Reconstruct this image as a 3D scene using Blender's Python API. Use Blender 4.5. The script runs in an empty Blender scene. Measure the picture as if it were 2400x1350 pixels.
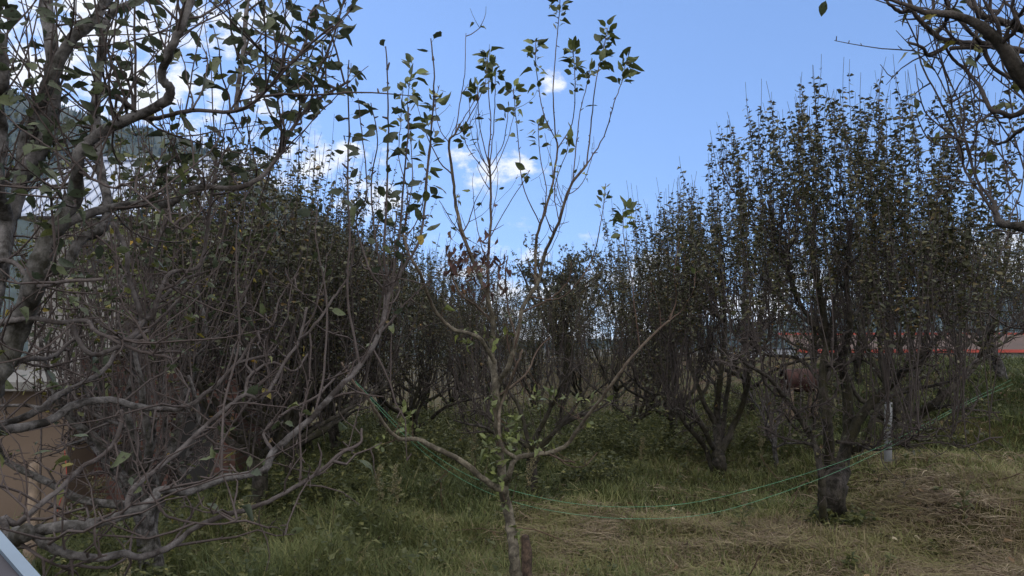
import bpy, math, random
import numpy as np
from mathutils import Vector

# ------------------------------------------------------------------ camera, sky, sun, exposure
scene = bpy.context.scene
COL = scene.collection
CAMZ = 1.65
LENS = 25.0
FPX = LENS / 36.0 * 2400.0
PITCH = math.atan((790 - 675) / FPX)
cam_d = bpy.data.cameras.new('camera')
cam = bpy.data.objects.new('camera', cam_d)
COL.objects.link(cam)
cam_d.lens = LENS
cam_d.sensor_width = 36.0
cam_d.clip_start = 0.05
cam_d.clip_end = 20000
cam.location = (0, 0, CAMZ)
cam.rotation_euler = (math.radians(90) + PITCH, 0, 0)
scene.camera = cam

SUN_AZ = math.radians(-52)      # measured from +Y towards +X
SUN_EL = math.radians(22)
SKY_STRENGTH = 0.15
HAZE = 0.00006
scene.view_settings.view_transform = 'Standard'
scene.view_settings.look = 'None'
scene.view_settings.gamma = 1
scene.view_settings.exposure = 0.0
try:
    scene.view_settings.use_curve_mapping = False
except Exception:
    pass


def ray_dir(px, py):
    a = (px - 1200) / FPX
    b = (675 - py) / FPX
    cp, sp = math.cos(PITCH), math.sin(PITCH)
    return Vector((a, cp - b * sp, sp + b * cp))


def P(px, py, d):
    r = ray_dir(px, py)
    t = d / r.y
    return np.array((r.x * t, d, CAMZ + r.z * t))


world = bpy.data.worlds.new('World')
scene.world = world
world.use_nodes = True
nt = world.node_tree
nt.nodes.clear()
N = nt.nodes.new
LK = nt.links.new
out = N('ShaderNodeOutputWorld')
bg = N('ShaderNodeBackground')
sky = N('ShaderNodeTexSky')
sky.sky_type = 'NISHITA'
sky.sun_disc = False
sky.sun_elevation = SUN_EL
sky.sun_rotation = SUN_AZ
sky.altitude = 1500
sky.air_density = 1.0
sky.dust_density = 0.6
sky.ozone_density = 2.2
bg.inputs['Strength'].default_value = SKY_STRENGTH
tc = N('ShaderNodeTexCoord')
# clouds: soft puffs placed by direction, broken up by noise
noise = N('ShaderNodeTexNoise')
noise.inputs['Scale'].default_value = 22
noise.inputs['Detail'].default_value = 9
noise.inputs['Roughness'].default_value = 0.62
mp = N('ShaderNodeMapping')
mp.inputs['Scale'].default_value = (1, 1, 1.7)
LK(tc.outputs['Generated'], mp.inputs['Vector'])
LK(mp.outputs[0], noise.inputs['Vector'])
CLOUDS = [  # px, py, angular radius (tangent), horizontal stretch
    (1292, 192, 0.018, 1.2), (1170, 402, 0.030, 2.0), (1225, 388, 0.016, 1.6), (1085, 368, 0.018, 1.6),
    (865, 470, 0.034, 1.8), (855, 436, 0.014, 2.0), (640, 245, 0.028, 1.8), (500, 25, 0.060, 1.7),
    (430, 60, 0.045, 1.5), (50, 215, 0.085, 1.5), (-60, 120, 0.12, 1.3), (820, 360, 0.030, 2.0), (770, 400, 0.04, 1.6),
    (200, 50, 0.11, 1.5), (330, 190, 0.07, 1.5), (2370, 620, 0.075, 1.2), (2300, 690, 0.07, 1.6), (2480, 640, 0.10, 1.3), (1250, 790, 0.13, 2.2),
    (1560, 800, 0.14, 2.2), (1900, 760, 0.10, 2.4), (560, 420, 0.07, 2.0)]
acc = None
for (cx, cy, rr, st) in CLOUDS:
    d = ray_dir(cx, cy).normalized()
    rt = Vector((0, 0, 1)).cross(d).normalized()
    up = d.cross(rt).normalized()
    def lin(vec, s):
        n1 = N('ShaderNodeVectorMath'); n1.operation = 'DOT_PRODUCT'
        LK(tc.outputs['Generated'], n1.inputs[0]); n1.inputs[1].default_value = vec
        n2 = N('ShaderNodeMath'); n2.operation = 'MULTIPLY'
        LK(n1.outputs['Value'], n2.inputs[0]); n2.inputs[1].default_value = s
        return n2
    a = lin(rt, 1 / (rr * st)); b = lin(up, 1 / rr)
    a2 = N('ShaderNodeMath'); a2.operation = 'POWER'; LK(a.outputs[0], a2.inputs[0]); a2.inputs[1].default_value = 2
    ab = N('ShaderNodeMath'); ab.operation = 'MULTIPLY_ADD'
    LK(b.outputs[0], ab.inputs[0]); LK(b.outputs[0], ab.inputs[1]); LK(a2.outputs[0], ab.inputs[2])
    e = N('ShaderNodeMath'); e.operation = 'MULTIPLY'; LK(ab.outputs[0], e.inputs[0]); e.inputs[1].default_value = -1.0
    ex = N('ShaderNodeMath'); ex.operation = 'EXPONENT'; LK(e.outputs[0], ex.inputs[0])
    # only the hemisphere the puff is in
    f = N('ShaderNodeVectorMath'); f.operation = 'DOT_PRODUCT'
    LK(tc.outputs['Generated'], f.inputs[0]); f.inputs[1].default_value = d
    g = N('ShaderNodeMath'); g.operation = 'GREATER_THAN'; LK(f.outputs['Value'], g.inputs[0]); g.inputs[1].default_value = 0
    m = N('ShaderNodeMath'); m.operation = 'MULTIPLY'; LK(ex.outputs[0], m.inputs[0]); LK(g.outputs[0], m.inputs[1])
    if acc is None:
        acc = m
    else:
        mx = N('ShaderNodeMath'); mx.operation = 'MAXIMUM'; LK(acc.outputs[0], mx.inputs[0]); LK(m.outputs[0], mx.inputs[1]); acc = mx
# added fill light: a broad unseen cloud bank behind and above the viewer
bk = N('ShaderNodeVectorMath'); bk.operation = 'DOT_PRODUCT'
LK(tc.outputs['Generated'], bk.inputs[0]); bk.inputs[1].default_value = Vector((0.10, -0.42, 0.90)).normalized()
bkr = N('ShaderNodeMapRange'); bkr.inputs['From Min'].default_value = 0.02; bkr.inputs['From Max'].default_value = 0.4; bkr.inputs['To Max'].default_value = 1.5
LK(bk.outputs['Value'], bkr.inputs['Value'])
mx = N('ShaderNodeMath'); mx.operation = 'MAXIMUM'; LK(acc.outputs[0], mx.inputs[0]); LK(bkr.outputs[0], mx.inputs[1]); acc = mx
nz = N('ShaderNodeMath'); nz.operation = 'SUBTRACT'; LK(noise.outputs['Fac'], nz.inputs[0]); nz.inputs[1].default_value = 0.52
nm = N('ShaderNodeMath'); nm.operation = 'MULTIPLY'; LK(nz.outputs[0], nm.inputs[0]); nm.inputs[1].default_value = 3.4
cs = N('ShaderNodeMath'); cs.operation = 'ADD'; LK(acc.outputs[0], cs.inputs[0]); LK(nm.outputs[0], cs.inputs[1])
cr = N('ShaderNodeMapRange'); cr.inputs['From Min'].default_value = 0.38; cr.inputs['From Max'].default_value = 1.15
cr.interpolation_type = 'SMOOTHSTEP'
LK(cs.outputs[0], cr.inputs['Value'])
gate = N('ShaderNodeMapRange'); gate.inputs['From Min'].default_value = 0.05; gate.inputs['From Max'].default_value = 0.5
LK(acc.outputs[0], gate.inputs['Value'])
cm = N('ShaderNodeMath'); cm.operation = 'MULTIPLY'; LK(cr.outputs[0], cm.inputs[0]); LK(gate.outputs[0], cm.inputs[1])
mix = N('ShaderNodeMix'); mix.data_type = 'RGBA'
LK(cm.outputs[0], mix.inputs['Factor'])
gam = N('ShaderNodeGamma'); gam.inputs['Gamma'].default_value = 0.45
LK(sky.outputs[0], gam.inputs['Color'])
tint = N('ShaderNodeMix'); tint.data_type = 'RGBA'; tint.blend_type = 'MULTIPLY'; tint.inputs['Factor'].default_value = 1.0
tint.clamp_result = False
LK(gam.outputs[0], tint.inputs['A']); tint.inputs['B'].default_value = (1.60, 2.18, 3.36, 1)
LK(tint.outputs['Result'], mix.inputs['A'])
CL = 7.4
mix.inputs['B'].default_value = (CL * 0.96, CL * 0.98, CL * 1.03, 1)
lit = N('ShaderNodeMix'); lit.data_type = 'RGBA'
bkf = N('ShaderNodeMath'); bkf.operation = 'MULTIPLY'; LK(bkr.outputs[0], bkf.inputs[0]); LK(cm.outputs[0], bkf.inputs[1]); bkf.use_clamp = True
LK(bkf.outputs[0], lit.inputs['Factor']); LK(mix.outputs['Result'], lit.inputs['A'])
lit.inputs['B'].default_value = (14.5, 14.0, 13.4, 1)      # brightness of the added fill bank
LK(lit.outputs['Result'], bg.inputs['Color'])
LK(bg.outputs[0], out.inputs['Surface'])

sun_d = bpy.data.lights.new('sun', 'SUN')
sun_d.energy = 2.0
sun_d.angle = math.radians(0.5)
sun_d.color = (1.0, 0.93, 0.82)
sun = bpy.data.objects.new('sun', sun_d)
COL.objects.link(sun)
sv = Vector((math.sin(SUN_AZ) * math.cos(SUN_EL), math.cos(SUN_AZ) * math.cos(SUN_EL), math.sin(SUN_EL)))
sun.rotation_euler = sv.to_track_quat('Z', 'Y').to_euler()
sun.location = sv * 30

# ------------------------------------------------------------------ helpers
R = np.random.default_rng(11)


def nrm(v):
    v = np.asarray(v, float)
    return v / (np.linalg.norm(v, axis=-1, keepdims=True) + 1e-9)


class Acc:
    """collects faces into one mesh"""
    def __init__(self):
        self.v = []; self.f3 = []; self.f4 = []; self.n = 0
        self.a3 = []; self.a4 = []; self.m3 = []; self.m4 = []

    def add(self, v, f3=None, f4=None, a=0.0, m=0):
        v = np.asarray(v, float).reshape(-1, 3)
        if f3 is not None and len(f3):
            f3 = np.asarray(f3, int).reshape(-1, 3)
            self.f3.append(f3 + self.n); self.a3.append(np.broadcast_to(a[0] if isinstance(a, tuple) else a, (len(f3),)))
            self.m3.append(np.full(len(f3), m))
        if f4 is not None and len(f4):
            f4 = np.asarray(f4, int).reshape(-1, 4)
            self.f4.append(f4 + self.n); self.a4.append(np.broadcast_to(a[1] if isinstance(a, tuple) else a, (len(f4),)))
            self.m4.append(np.full(len(f4), m))
        self.v.append(v); self.n += len(v)

    def box(self, lo, hi, m=0, rot=None, at=None, a=0.0):
        x0, y0, z0 = lo; x1, y1, z1 = hi
        v = np.array([(x0, y0, z0), (x1, y0, z0), (x1, y1, z0), (x0, y1, z0), (x0, y0, z1), (x1, y0, z1), (x1, y1, z1), (x0, y1, z1)], float)
        if rot is not None:
            v = v @ np.asarray(rot).T
        if at is not None:
            v = v + np.asarray(at)
        self.add(v, None, [(0, 3, 2, 1), (4, 5, 6, 7), (0, 1, 5, 4), (1, 2, 6, 5), (2, 3, 7, 6), (3, 0, 4, 7)], a, m)

    def tube(self, pts, rad, sides=6, a=None, m=0, cap=True, knob=0.0):
        pts = np.asarray(pts, float); n = len(pts)
        rad = np.broadcast_to(np.asarray(rad, float), (n,)).copy()
        t = np.empty_like(pts); t[1:-1] = pts[2:] - pts[:-2]; t[0] = pts[1] - pts[0]; t[-1] = pts[-1] - pts[-2]
        t = nrm(t)
        ref = np.eye(3)[np.argmin(np.abs(t[0]))]
        u = np.cross(t[0], ref); u /= np.linalg.norm(u)
        U = np.empty_like(pts); U[0] = u
        for i in range(1, n):
            u = u - t[i] * np.dot(u, t[i])
            l = math.sqrt(u[0] * u[0] + u[1] * u[1] + u[2] * u[2])
            u = u / (l + 1e-9)
            U[i] = u
        V = np.cross(t, U)
        ang = np.linspace(0, 2 * math.pi, sides, endpoint=False)
        rr = rad[:, None] * np.ones((1, sides))
        if knob:
            rr = rr * (1 + knob * R.normal(size=(n, sides)))
        ring = pts[:, None, :] + rr[..., None] * (np.cos(ang)[None, :, None] * U[:, None, :] + np.sin(ang)[None, :, None] * V[:, None, :])
        i = np.arange(n - 1)[:, None] * sides; j = np.arange(sides)[None, :]; k = (j + 1) % sides
        f = np.stack([i + j, i + k, i + sides + k, i + sides + j], -1).reshape(-1, 4)
        aa = np.repeat((rad[:-1] + rad[1:]) / 2, sides) if a is None else np.full(len(f), a)
        v = ring.reshape(-1, 3)
        f3 = []; a3 = []
        if cap and rad[-1] > 0.002:
            v = np.vstack([v, pts[-1] + t[-1] * rad[-1] * 0.5])
            b = (n - 1) * sides
            f3 = [(b + q, b + (q + 1) % sides, n * sides) for q in range(sides)]
            a3 = np.full(sides, rad[-1] if a is None else a)
        self.add(v, f3, f, (a3, aa), m)

    def build(self, name, mats, parent=None, smooth=True, attr='rad'):
        me = bpy.data.meshes.new(name)
        v = np.vstack(self.v).astype(np.float32)
        f3 = np.vstack(self.f3) if self.f3 else np.zeros((0, 3), int)
        f4 = np.vstack(self.f4) if self.f4 else np.zeros((0, 4), int)
        me.vertices.add(len(v)); me.vertices.foreach_set('co', v.ravel())
        loops = np.concatenate([f3.ravel(), f4.ravel()]).astype(np.int32)
        me.loops.add(len(loops)); me.loops.foreach_set('vertex_index', loops)
        n3, n4 = len(f3), len(f4)
        st = np.concatenate([np.arange(n3) * 3, n3 * 3 + np.arange(n4) * 4]).astype(np.int32)
        me.polygons.add(n3 + n4)
        me.polygons.foreach_set('loop_start', st)
        me.polygons.foreach_set('loop_total', np.concatenate([np.full(n3, 3), np.full(n4, 4)]).astype(np.int32))
        mi = np.concatenate(self.m3 + self.m4).astype(np.int32)
        if not isinstance(mats, (list, tuple)):
            mats = [mats]
        for q in mats:
            me.materials.append(q)
        me.polygons.foreach_set('material_index', mi)
        me.polygons.foreach_set('use_smooth', np.full(n3 + n4, smooth))
        me.update(calc_edges=True)
        at = me.attributes.new(attr, 'FLOAT', 'FACE')
        at.data.foreach_set('value', np.concatenate([np.asarray(q, float).ravel() for q in self.a3 + self.a4]).astype(np.float32))
        o = bpy.data.objects.new(name, me)
        COL.objects.link(o)
        if parent:
            o.parent = parent
        return o


def tag(o, label=None, cat=None, group=None, kind=None):
    if label: o['label'] = label
    if cat: o['category'] = cat
    if group: o['group'] = group
    if kind: o['kind'] = kind
    return o


def empty(name, loc=(0, 0, 0), rz=0, label=None, cat=None, group=None):
    o = bpy.data.objects.new(name, None)
    COL.objects.link(o)
    o.location = loc; o.rotation_euler = (0, 0, rz)
    o.empty_display_size = 0.2
    return tag(o, label, cat, group)


def sstep(a, b, x):
    t = np.clip((np.asarray(x, float) - a) / (b - a), 0, 1)
    return t * t * (3 - 2 * t)


_nr = np.random.default_rng(5)
_NW = [(_nr.normal(size=2), _nr.uniform(0, 6.28), _nr.normal(size=2), _nr.uniform(0, 6.28)) for _ in range(24)]


def nfun(x, y, s=1.0, k=0):
    """smooth pseudo noise about -1..1"""
    x = np.asarray(x, float) * s; y = np.asarray(y, float) * s
    r = 0
    for i in range(6):
        w, p, w2, p2 = _NW[(i + k * 5) % 24]
        w = w / np.linalg.norm(w) * (1 + 0.33 * i)
        r = r + np.sin(w[0] * x + w[1] * y + p + 1.3 * np.sin(w2[0] * x * 0.6 + w2[1] * y * 0.6 + p2))
    return r / 3.2


def gz(x, y):
    x = np.asarray(x, float); y = np.asarray(y, float)
    z = 0.06 * nfun(x, y, 1.4) + 0.035 * nfun(x, y, 4.1, 1)
    z = z - 0.62 * sstep(-2.6, -4.6, x) * sstep(4.8, 7.4, y)
    yy = y + 0.25 * nfun(x, 0 * x, 1.1, 2) - 0.12 * (x - 4)
    z = z + 0.34 * sstep(5.35, 5.75, yy) * sstep(2.6, 3.9, x)
    z = z + 0.30 * sstep(7.7, 8.2, yy + .15 * nfun(x, y, .9, 3)) * sstep(3.8, 5.2, x)
    z = z + 0.42 * sstep(8.8, 10.8, y) * sstep(4.2, 7.0, x) - 0.25 * sstep(6.6, 4.2, y) * 0
    z = z + 0.10 * sstep(10, 16, y) * sstep(6, 10, x)
    drop = np.clip(y - 14.5, 0, 60)
    z = z - 0.13 * drop * (1 - 0.8 * sstep(5, 9, x)) - 0.04 * np.clip(y - 74.5, 0, 500)
    back = np.clip(-y - 6, 0, 1e9)
    return z + 0 * back


# ------------------------------------------------------------------ materials
def mat(name):
    m = bpy.data.materials.new(name)
    m.use_nodes = True
    t = m.node_tree
    b = t.nodes['Principled BSDF']
    return m, t, b


def ramp(t, fac, stops):
    r = t.nodes.new('ShaderNodeValToRGB')
    el = r.color_ramp.elements
    while len(el) < len(stops):
        el.new(0.5)
    for e, (p, c) in zip(el, stops):
        e.position = p; e.color = (*c, 1)
    t.links.new(fac, r.inputs['Fac'])
    return r


def nz_node(t, scale, detail=4, rough=0.55, vec=None, stretch=None):
    n = t.nodes.new('ShaderNodeTexNoise')
    n.inputs['Scale'].default_value = scale; n.inputs['Detail'].default_value = detail; n.inputs['Roughness'].default_value = rough
    if vec is None:
        c = t.nodes.new('ShaderNodeTexCoord'); vec = c.outputs['Object']
    if stretch:
        mp_ = t.nodes.new('ShaderNodeMapping'); mp_.inputs['Scale'].default_value = stretch
        t.links.new(vec, mp_.inputs['Vector']); vec = mp_.outputs[0]
    t.links.new(vec, n.inputs['Vector'])
    return n


def mixc(t, fac, a, b, mode='MIX'):
    m = t.nodes.new('ShaderNodeMix'); m.data_type = 'RGBA'; m.blend_type = mode
    for s, k in ((fac, 'Factor'), (a, 'A'), (b, 'B')):
        if hasattr(s, 'is_output') or isinstance(s, bpy.types.NodeSocket):
            t.links.new(s, m.inputs[k])
        elif k == 'Factor':
            m.inputs[k].default_value = s
        else:
            m.inputs[k].default_value = (*s, 1)
    return m.outputs['Result']


def maprange(t, v, a, b, c=0, d=1):
    m = t.nodes.new('ShaderNodeMapRange')
    m.inputs['From Min'].default_value = a; m.inputs['From Max'].default_value = b
    m.inputs['To Min'].default_value = c; m.inputs['To Max'].default_value = d
    t.links.new(v, m.inputs['Value'])
    return m.outputs[0]


def attr_node(t, name):
    a = t.nodes.new('ShaderNodeAttribute'); a.attribute_name = name
    return a.outputs['Fac']


def bump(t, b, h, strength, dist):
    n = t.nodes.new('ShaderNodeBump'); n.inputs['Strength'].default_value = strength; n.inputs['Distance'].default_value = dist
    t.links.new(h, n.inputs['Height']); t.links.new(n.outputs[0], b.inputs['Normal'])


def bark_mat(name, pale, dark, moss, twig, mossy=0.5):
    m, t, b = mat(name)
    rad = attr_node(t, 'rad')
    n1 = nz_node(t, 17, 6, 0.68)
    n2 = nz_node(t, 75, 4, 0.65)
    n3 = nz_node(t, 3.2, 3, 0.5)
    base = ramp(t, n1.outputs['Fac'], [(0.40, dark), (0.50, tuple(c * .8 for c in pale)), (0.62, tuple(c * 1.45 for c in pale))]).outputs[0]
    fine = mixc(t, 0.55, base, ramp(t, n2.outputs['Fac'], [(0.3, (0.25,) * 3), (0.6, (1,) * 3)]).outputs[0], 'MULTIPLY')
    mo = ramp(t, n3.outputs['Fac'], [(0.5 - 0.12 * mossy * 2, (0,) * 3), (0.62, (1,) * 3)]).outputs[0]
    mosf = t.nodes.new('ShaderNodeMath'); mosf.operation = 'MULTIPLY'
    t.links.new(mo, mosf.inputs[0]); t.links.new(maprange(t, rad, 0.008, 0.035, 0, mossy), mosf.inputs[1])
    c = mixc(t, mosf.outputs[0], fine, moss)
    n4 = nz_node(t, 22, 6, 0.75, stretch=(1, 1, .35))
    patch = ramp(t, n4.outputs['Fac'], [(0.42, (0.30,) * 3), (0.58, (1.1,) * 3)]).outputs[0]
    c = mixc(t, maprange(t, rad, 0.01, 0.06, .25, .85), c, mixc(t, 1.0, c, patch, 'MULTIPLY'))
    c = mixc(t, maprange(t, rad, 0.003, 0.012), twig, c)
    t.links.new(c, b.inputs['Base Color'])
    b.inputs['Roughness'].default_value = 0.85
    b.inputs['Specular IOR Level'].default_value = 0.25
    bump(t, b, n4.outputs['Fac'], 0.9, 0.015)
    return m


M_BARK_GREY = bark_mat('bark_grey', (0.108, 0.104, 0.110), (0.020, 0.018, 0.018), (0.028, 0.030, 0.012), (0.062, 0.050, 0.050), 0.45)
M_BARK_DARK = bark_mat('bark_dark', (0.052, 0.046, 0.045), (0.009, 0.008, 0.007), (0.022, 0.021, 0.007), (0.046, 0.038, 0.038), 0.85)
M_BARK_YOUNG = bark_mat('bark_young', (0.120, 0.108, 0.086), (0.050, 0.043, 0.034), (0.04, 0.045, 0.015), (0.065, 0.042, 0.034), 0.25)


def leaf_mat(name, stops, spots=0.0, trans=0.25, rough=0.5):
    m, t, b = mat(name)
    r = attr_node(t, 'rnd')
    c = ramp(t, r, stops)
    c.color_ramp.interpolation = 'LINEAR'
    col = c.outputs[0]
    n1 = nz_node(t, 25, 3)
    col = mixc(t, 0.5, col, ramp(t, n1.outputs['Fac'], [(0.3, (0.6,) * 3), (0.7, (1.15,) * 3)]).outputs[0], 'MULTIPLY')
    if spots:
        n2 = nz_node(t, 130, 2, 0.4)
        sp = ramp(t, n2.outputs['Fac'], [(0.60, (0,) * 3), (0.66, (spots,) * 3)]).outputs[0]
        col = mixc(t, sp, col, (0.012, 0.010, 0.006))
    t.links.new(col, b.inputs['Base Color'])
    b.inputs['Roughness'].default_value = rough
    b.inputs['Specular IOR Level'].default_value = 0.35
    tr = t.nodes.new('ShaderNodeBsdfTranslucent')
    t.links.new(col, tr.inputs['Color'])
    ms = t.nodes.new('ShaderNodeMixShader'); ms.inputs[0].default_value = trans
    t.links.new(b.outputs[0], ms.inputs[1]); t.links.new(tr.outputs[0], ms.inputs[2])
    t.links.new(ms.outputs[0], t.nodes['Material Output'].inputs['Surface'])
    return m


G1, G2, G3 = (0.045, 0.060, 0.035), (0.075, 0.095, 0.042), (0.085, 0.095, 0.035)
M_LEAF_NEAR = leaf_mat('leaf_spotted', [(0, (0.040, 0.055, 0.038)), (0.3, G1), (0.6, G2), (0.8, (0.11, 0.12, 0.035)), (0.93, (0.20, 0.17, 0.035)), (1, (0.42, 0.24, 0.03))], 0.9, 0.22)
M_LEAF_CENTRE = leaf_mat('leaf_green', [(0, (0.034, 0.046, 0.022)), (0.5, (0.066, 0.086, 0.034)), (0.85, (0.13, 0.16, 0.05)), (1, (0.22, 0.25, 0.07))], 0.5, 0.16)
M_LEAF_FAR = leaf_mat('leaf_orchard', [(0, (0.028, 0.034, 0.022)), (0.45, (0.055, 0.060, 0.032)), (0.8, (0.092, 0.085, 0.040)), (0.95, (0.15, 0.10, 0.045)), (1, (0.30, 0.18, 0.05))], 0.0, 0.22)
M_LEAF_DRY = leaf_mat('leaf_withered', [(0, (0.035, 0.018, 0.020)), (0.6, (0.06, 0.03, 0.028)), (1, (0.12, 0.07, 0.04))], 0.0, 0.1, 0.8)
M_GRASS = leaf_mat('grass_blades', [(0, (0.040, 0.058, 0.020)), (0.3, (0.095, 0.115, 0.038)), (0.5, (0.17, 0.175, 0.070)), (0.62, (0.20, 0.175, 0.095)), (0.78, (0.21, 0.165, 0.120)), (0.88, (0.085, 0.058, 0.045)), (1, (0.46, 0.40, 0.29))], 0.0, 0.3, 0.7)
M_WEED = leaf_mat('weed_leaves', [(0, (0.034, 0.048, 0.021)), (0.5, (0.078, 0.090, 0.035)), (0.85, (0.135, 0.14, 0.050)), (1, (0.26, 0.24, 0.08))], 0.0, 0.3)


def simple(name, col, rough=0.7, metal=0.0, nscale=6, var=0.25, bumps=0.0, nb=40):
    m, t, b = mat(name)
    n = nz_node(t, nscale, 5, 0.6)
    c = ramp(t, n.outputs['Fac'], [(0.3, tuple(x * (1 - var) for x in col)), (0.7, tuple(min(1, x * (1 + var)) for x in col))]).outputs[0]
    t.links.new(c, b.inputs['Base Color'])
    b.inputs['Roughness'].default_value = rough; b.inputs['Metallic'].default_value = metal
    if bumps:
        n2 = nz_node(t, nb, 4)
        bump(t, b, n2.outputs['Fac'], bumps, 0.01)
    return m


# ------------------------------------------------------------------ ground
def ground_material():
    m, t, b = mat('soil_and_thatch')
    n1 = nz_node(t, 1.3, 5); n2 = nz_node(t, 14, 6, 0.7); n3 = nz_node(t, 70, 4, 0.7)
    c1 = ramp(t, n1.outputs['Fac'], [(0.35, (0.045, 0.050, 0.018)), (0.5, (0.070, 0.060, 0.028)), (0.66, (0.085, 0.055, 0.036))]).outputs[0]
    c = mixc(t, 0.8, c1, ramp(t, n2.outputs['Fac'], [(0.3, (0.35,) * 3), (0.7, (1.25,) * 3)]).outputs[0], 'MULTIPLY')
    c = mixc(t, 0.7, c, ramp(t, n3.outputs['Fac'], [(0.3, (0.4,) * 3), (0.7, (1.3,) * 3)]).outputs[0], 'MULTIPLY')
    t.links.new(c, b.inputs['Base Color']); b.inputs['Roughness'].default_value = 0.95
    b.inputs['Specular IOR Level'].default_value = 0.1
    bump(t, b, n2.outputs['Fac'], 0.9, 0.05)
    return m


def grid_mesh(name, xs, ys, zf, m, smooth=True):
    X, Y = np.meshgrid(xs, ys)
    Z = zf(X, Y)
    A = Acc()
    nx, ny = len(xs), len(ys)
    i = (np.arange(ny - 1)[:, None] * nx + np.arange(nx - 1)[None, :]).reshape(-1)
    f = np.stack([i, i + 1, i + 1 + nx, i + nx], -1)
    A.add(np.stack([X, Y, Z], -1).reshape(-1, 3), None, f, 0.0)
    return A.build(name, m, smooth=smooth)


def spaced(fine_lo, fine_hi, step, far):
    c = list(np.arange(fine_lo, fine_hi + 1e-6, step))
    s = step; q = fine_hi
    while q < far:
        s *= 1.35; q += s; c.append(q)
    s = step; q = fine_lo; lo = []
    while q > -far:
        s *= 1.35; q -= s; lo.append(q)
    return np.array(lo[::-1] + c)


ground = grid_mesh('ground', spaced(-9, 11, 0.12, 4000), spaced(1, 17, 0.12, 4000), gz, ground_material())
tag(ground, 'sloping orchard floor of soil, thatch and low banks', 'ground', kind='structure')

# --- far hills: ridge described by bearing and height
def hill(name, pts, dist0, dist1, depth, seed, label):
    """pts: (px, py) on the skyline; dist from left to right"""
    rg = np.random.default_rng(seed)
    pts = np.array(pts, float)
    n = 260
    px = np.linspace(pts[0, 0], pts[-1, 0], n)
    py = np.interp(px, pts[:, 0], pts[:, 1])
    t = np.linspace(0, 1, n)
    D = dist0 + (dist1 - dist0) * t
    ridge = np.array([P(a, b, d) for a, b, d in zip(px, py, D)])
    ridge[:, 2] += 0.004 * D * nfun(t * 40, t * 0, 1, 2)
    rows = 28
    A = Acc(); V = []
    base = -60.0
    for j in range(rows):
        s = j / (rows - 1) * 2 - 1      # -1 front foot, 0 ridge, 1 back foot
        k = 1 - abs(s) ** 1.15
        q = ridge.copy()
        dirv = nrm(np.stack([ridge[:, 0], ridge[:, 1], 0 * D], -1))
        q += dirv * (s * depth)[..., None] if np.ndim(depth) else dirv * s * depth
        q[:, 2] = base + (ridge[:, 2] - base) * k + (1 - abs(s)) * abs(s) * 14 * nfun(q[:, 0], q[:, 1], 0.02, 3)
        V.append(q)
    V = np.array(V)
    i = (np.arange(rows - 1)[:, None] * n + np.arange(n - 1)[None, :]).reshape(-1)
    A.add(V.reshape(-1, 3), None, np.stack([i, i + 1, i + 1 + n, i + n], -1), 0.0)
    m = simple(name + '_forest_floor', (0.030, 0.042, 0.034), 0.95, 0, 0.05, 0.35)
    o = A.build(name, m)
    tag(o, label, 'hill', kind='structure')
    return V


HV = hill('hills', [(-3200, -900), (-1500, -750), (-700, -420), (-330, 40), (-150, 150), (0, 205), (120, 235), (300, 292), (420, 320), (530, 372), (700, 470), (880, 595), (960, 655), (1060, 735), (1180, 800), (1400, 850)],  # unseen ridge left of the view is raised to block the sun
          900, 1500, 480, 3, 'steep wooded mountainside falling from the left')
HV2 = hill('hills', [(1000, 840), (1300, 812), (1500, 800), (1700, 770), (1900, 740), (2100, 720), (2250, 690), (2400, 672), (2700, 650), (3300, 660)],
           1500, 1100, 400, 8, 'low blue wooded hills behind the orchard at right')


def conifers(name, V, n, lo, hi, seed, label):
    rg = np.random.default_rng(seed)
    rows, cols = V.shape[:2]
    A = Acc()
    jj = np.concatenate([rg.uniform(rows * 0.2, rows * 0.5, n), np.full(n // 4, rows / 2 - 0.3)])
    ii = rg.uniform(0, cols - 2, len(jj))
    for a, b in zip(jj, ii):
        j, i = int(a), int(b); fa, fb = a - j, b - i
        p = (V[j, i] * (1 - fb) + V[j, i + 1] * fb) * (1 - fa) + (V[j + 1, i] * (1 - fb) + V[j + 1, i + 1] * fb) * fa
        h = rg.uniform(lo, hi); r = h * rg.uniform(0.16, 0.26)
        k = 6
        ang = np.linspace(0, 6.283, k, endpoint=False) + rg.uniform(0, 6)
        v = []
        f = []
        for (z0, z1, rr) in ((0.05, 0.55, 1.0), (0.32, 0.8, 0.75), (0.6, 1.0, 0.45)):
            o = len(v)
            rad = r * rr * rg.uniform(0.75, 1.25, k)
            for q in range(k):
                v.append(p + np.array((math.cos(ang[q]) * rad[q], math.sin(ang[q]) * rad[q], h * z0)))
            v.append(p + np.array((0, 0, h * z1)))
            f += [(o + q, o + (q + 1) % k, o + k) for q in range(k)]
        A.add(v, f, None, rg.uniform())
    m = leaf_mat(name + '_needles', [(0, (0.018, 0.030, 0.022)), (1, (0.045, 0.062, 0.038))], 0, 0.05, 0.9)
    o = A.build(name, m, smooth=False, attr='rnd')
    tag(o, label, 'forest', kind='stuff')


conifers('forest', HV, 9000, 8, 17, 1, 'dense conifer forest covering the steep mountainside at left')
conifers('forest', HV2, 3500, 9, 17, 2, 'distant conifer forest on the low hills at right')


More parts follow.
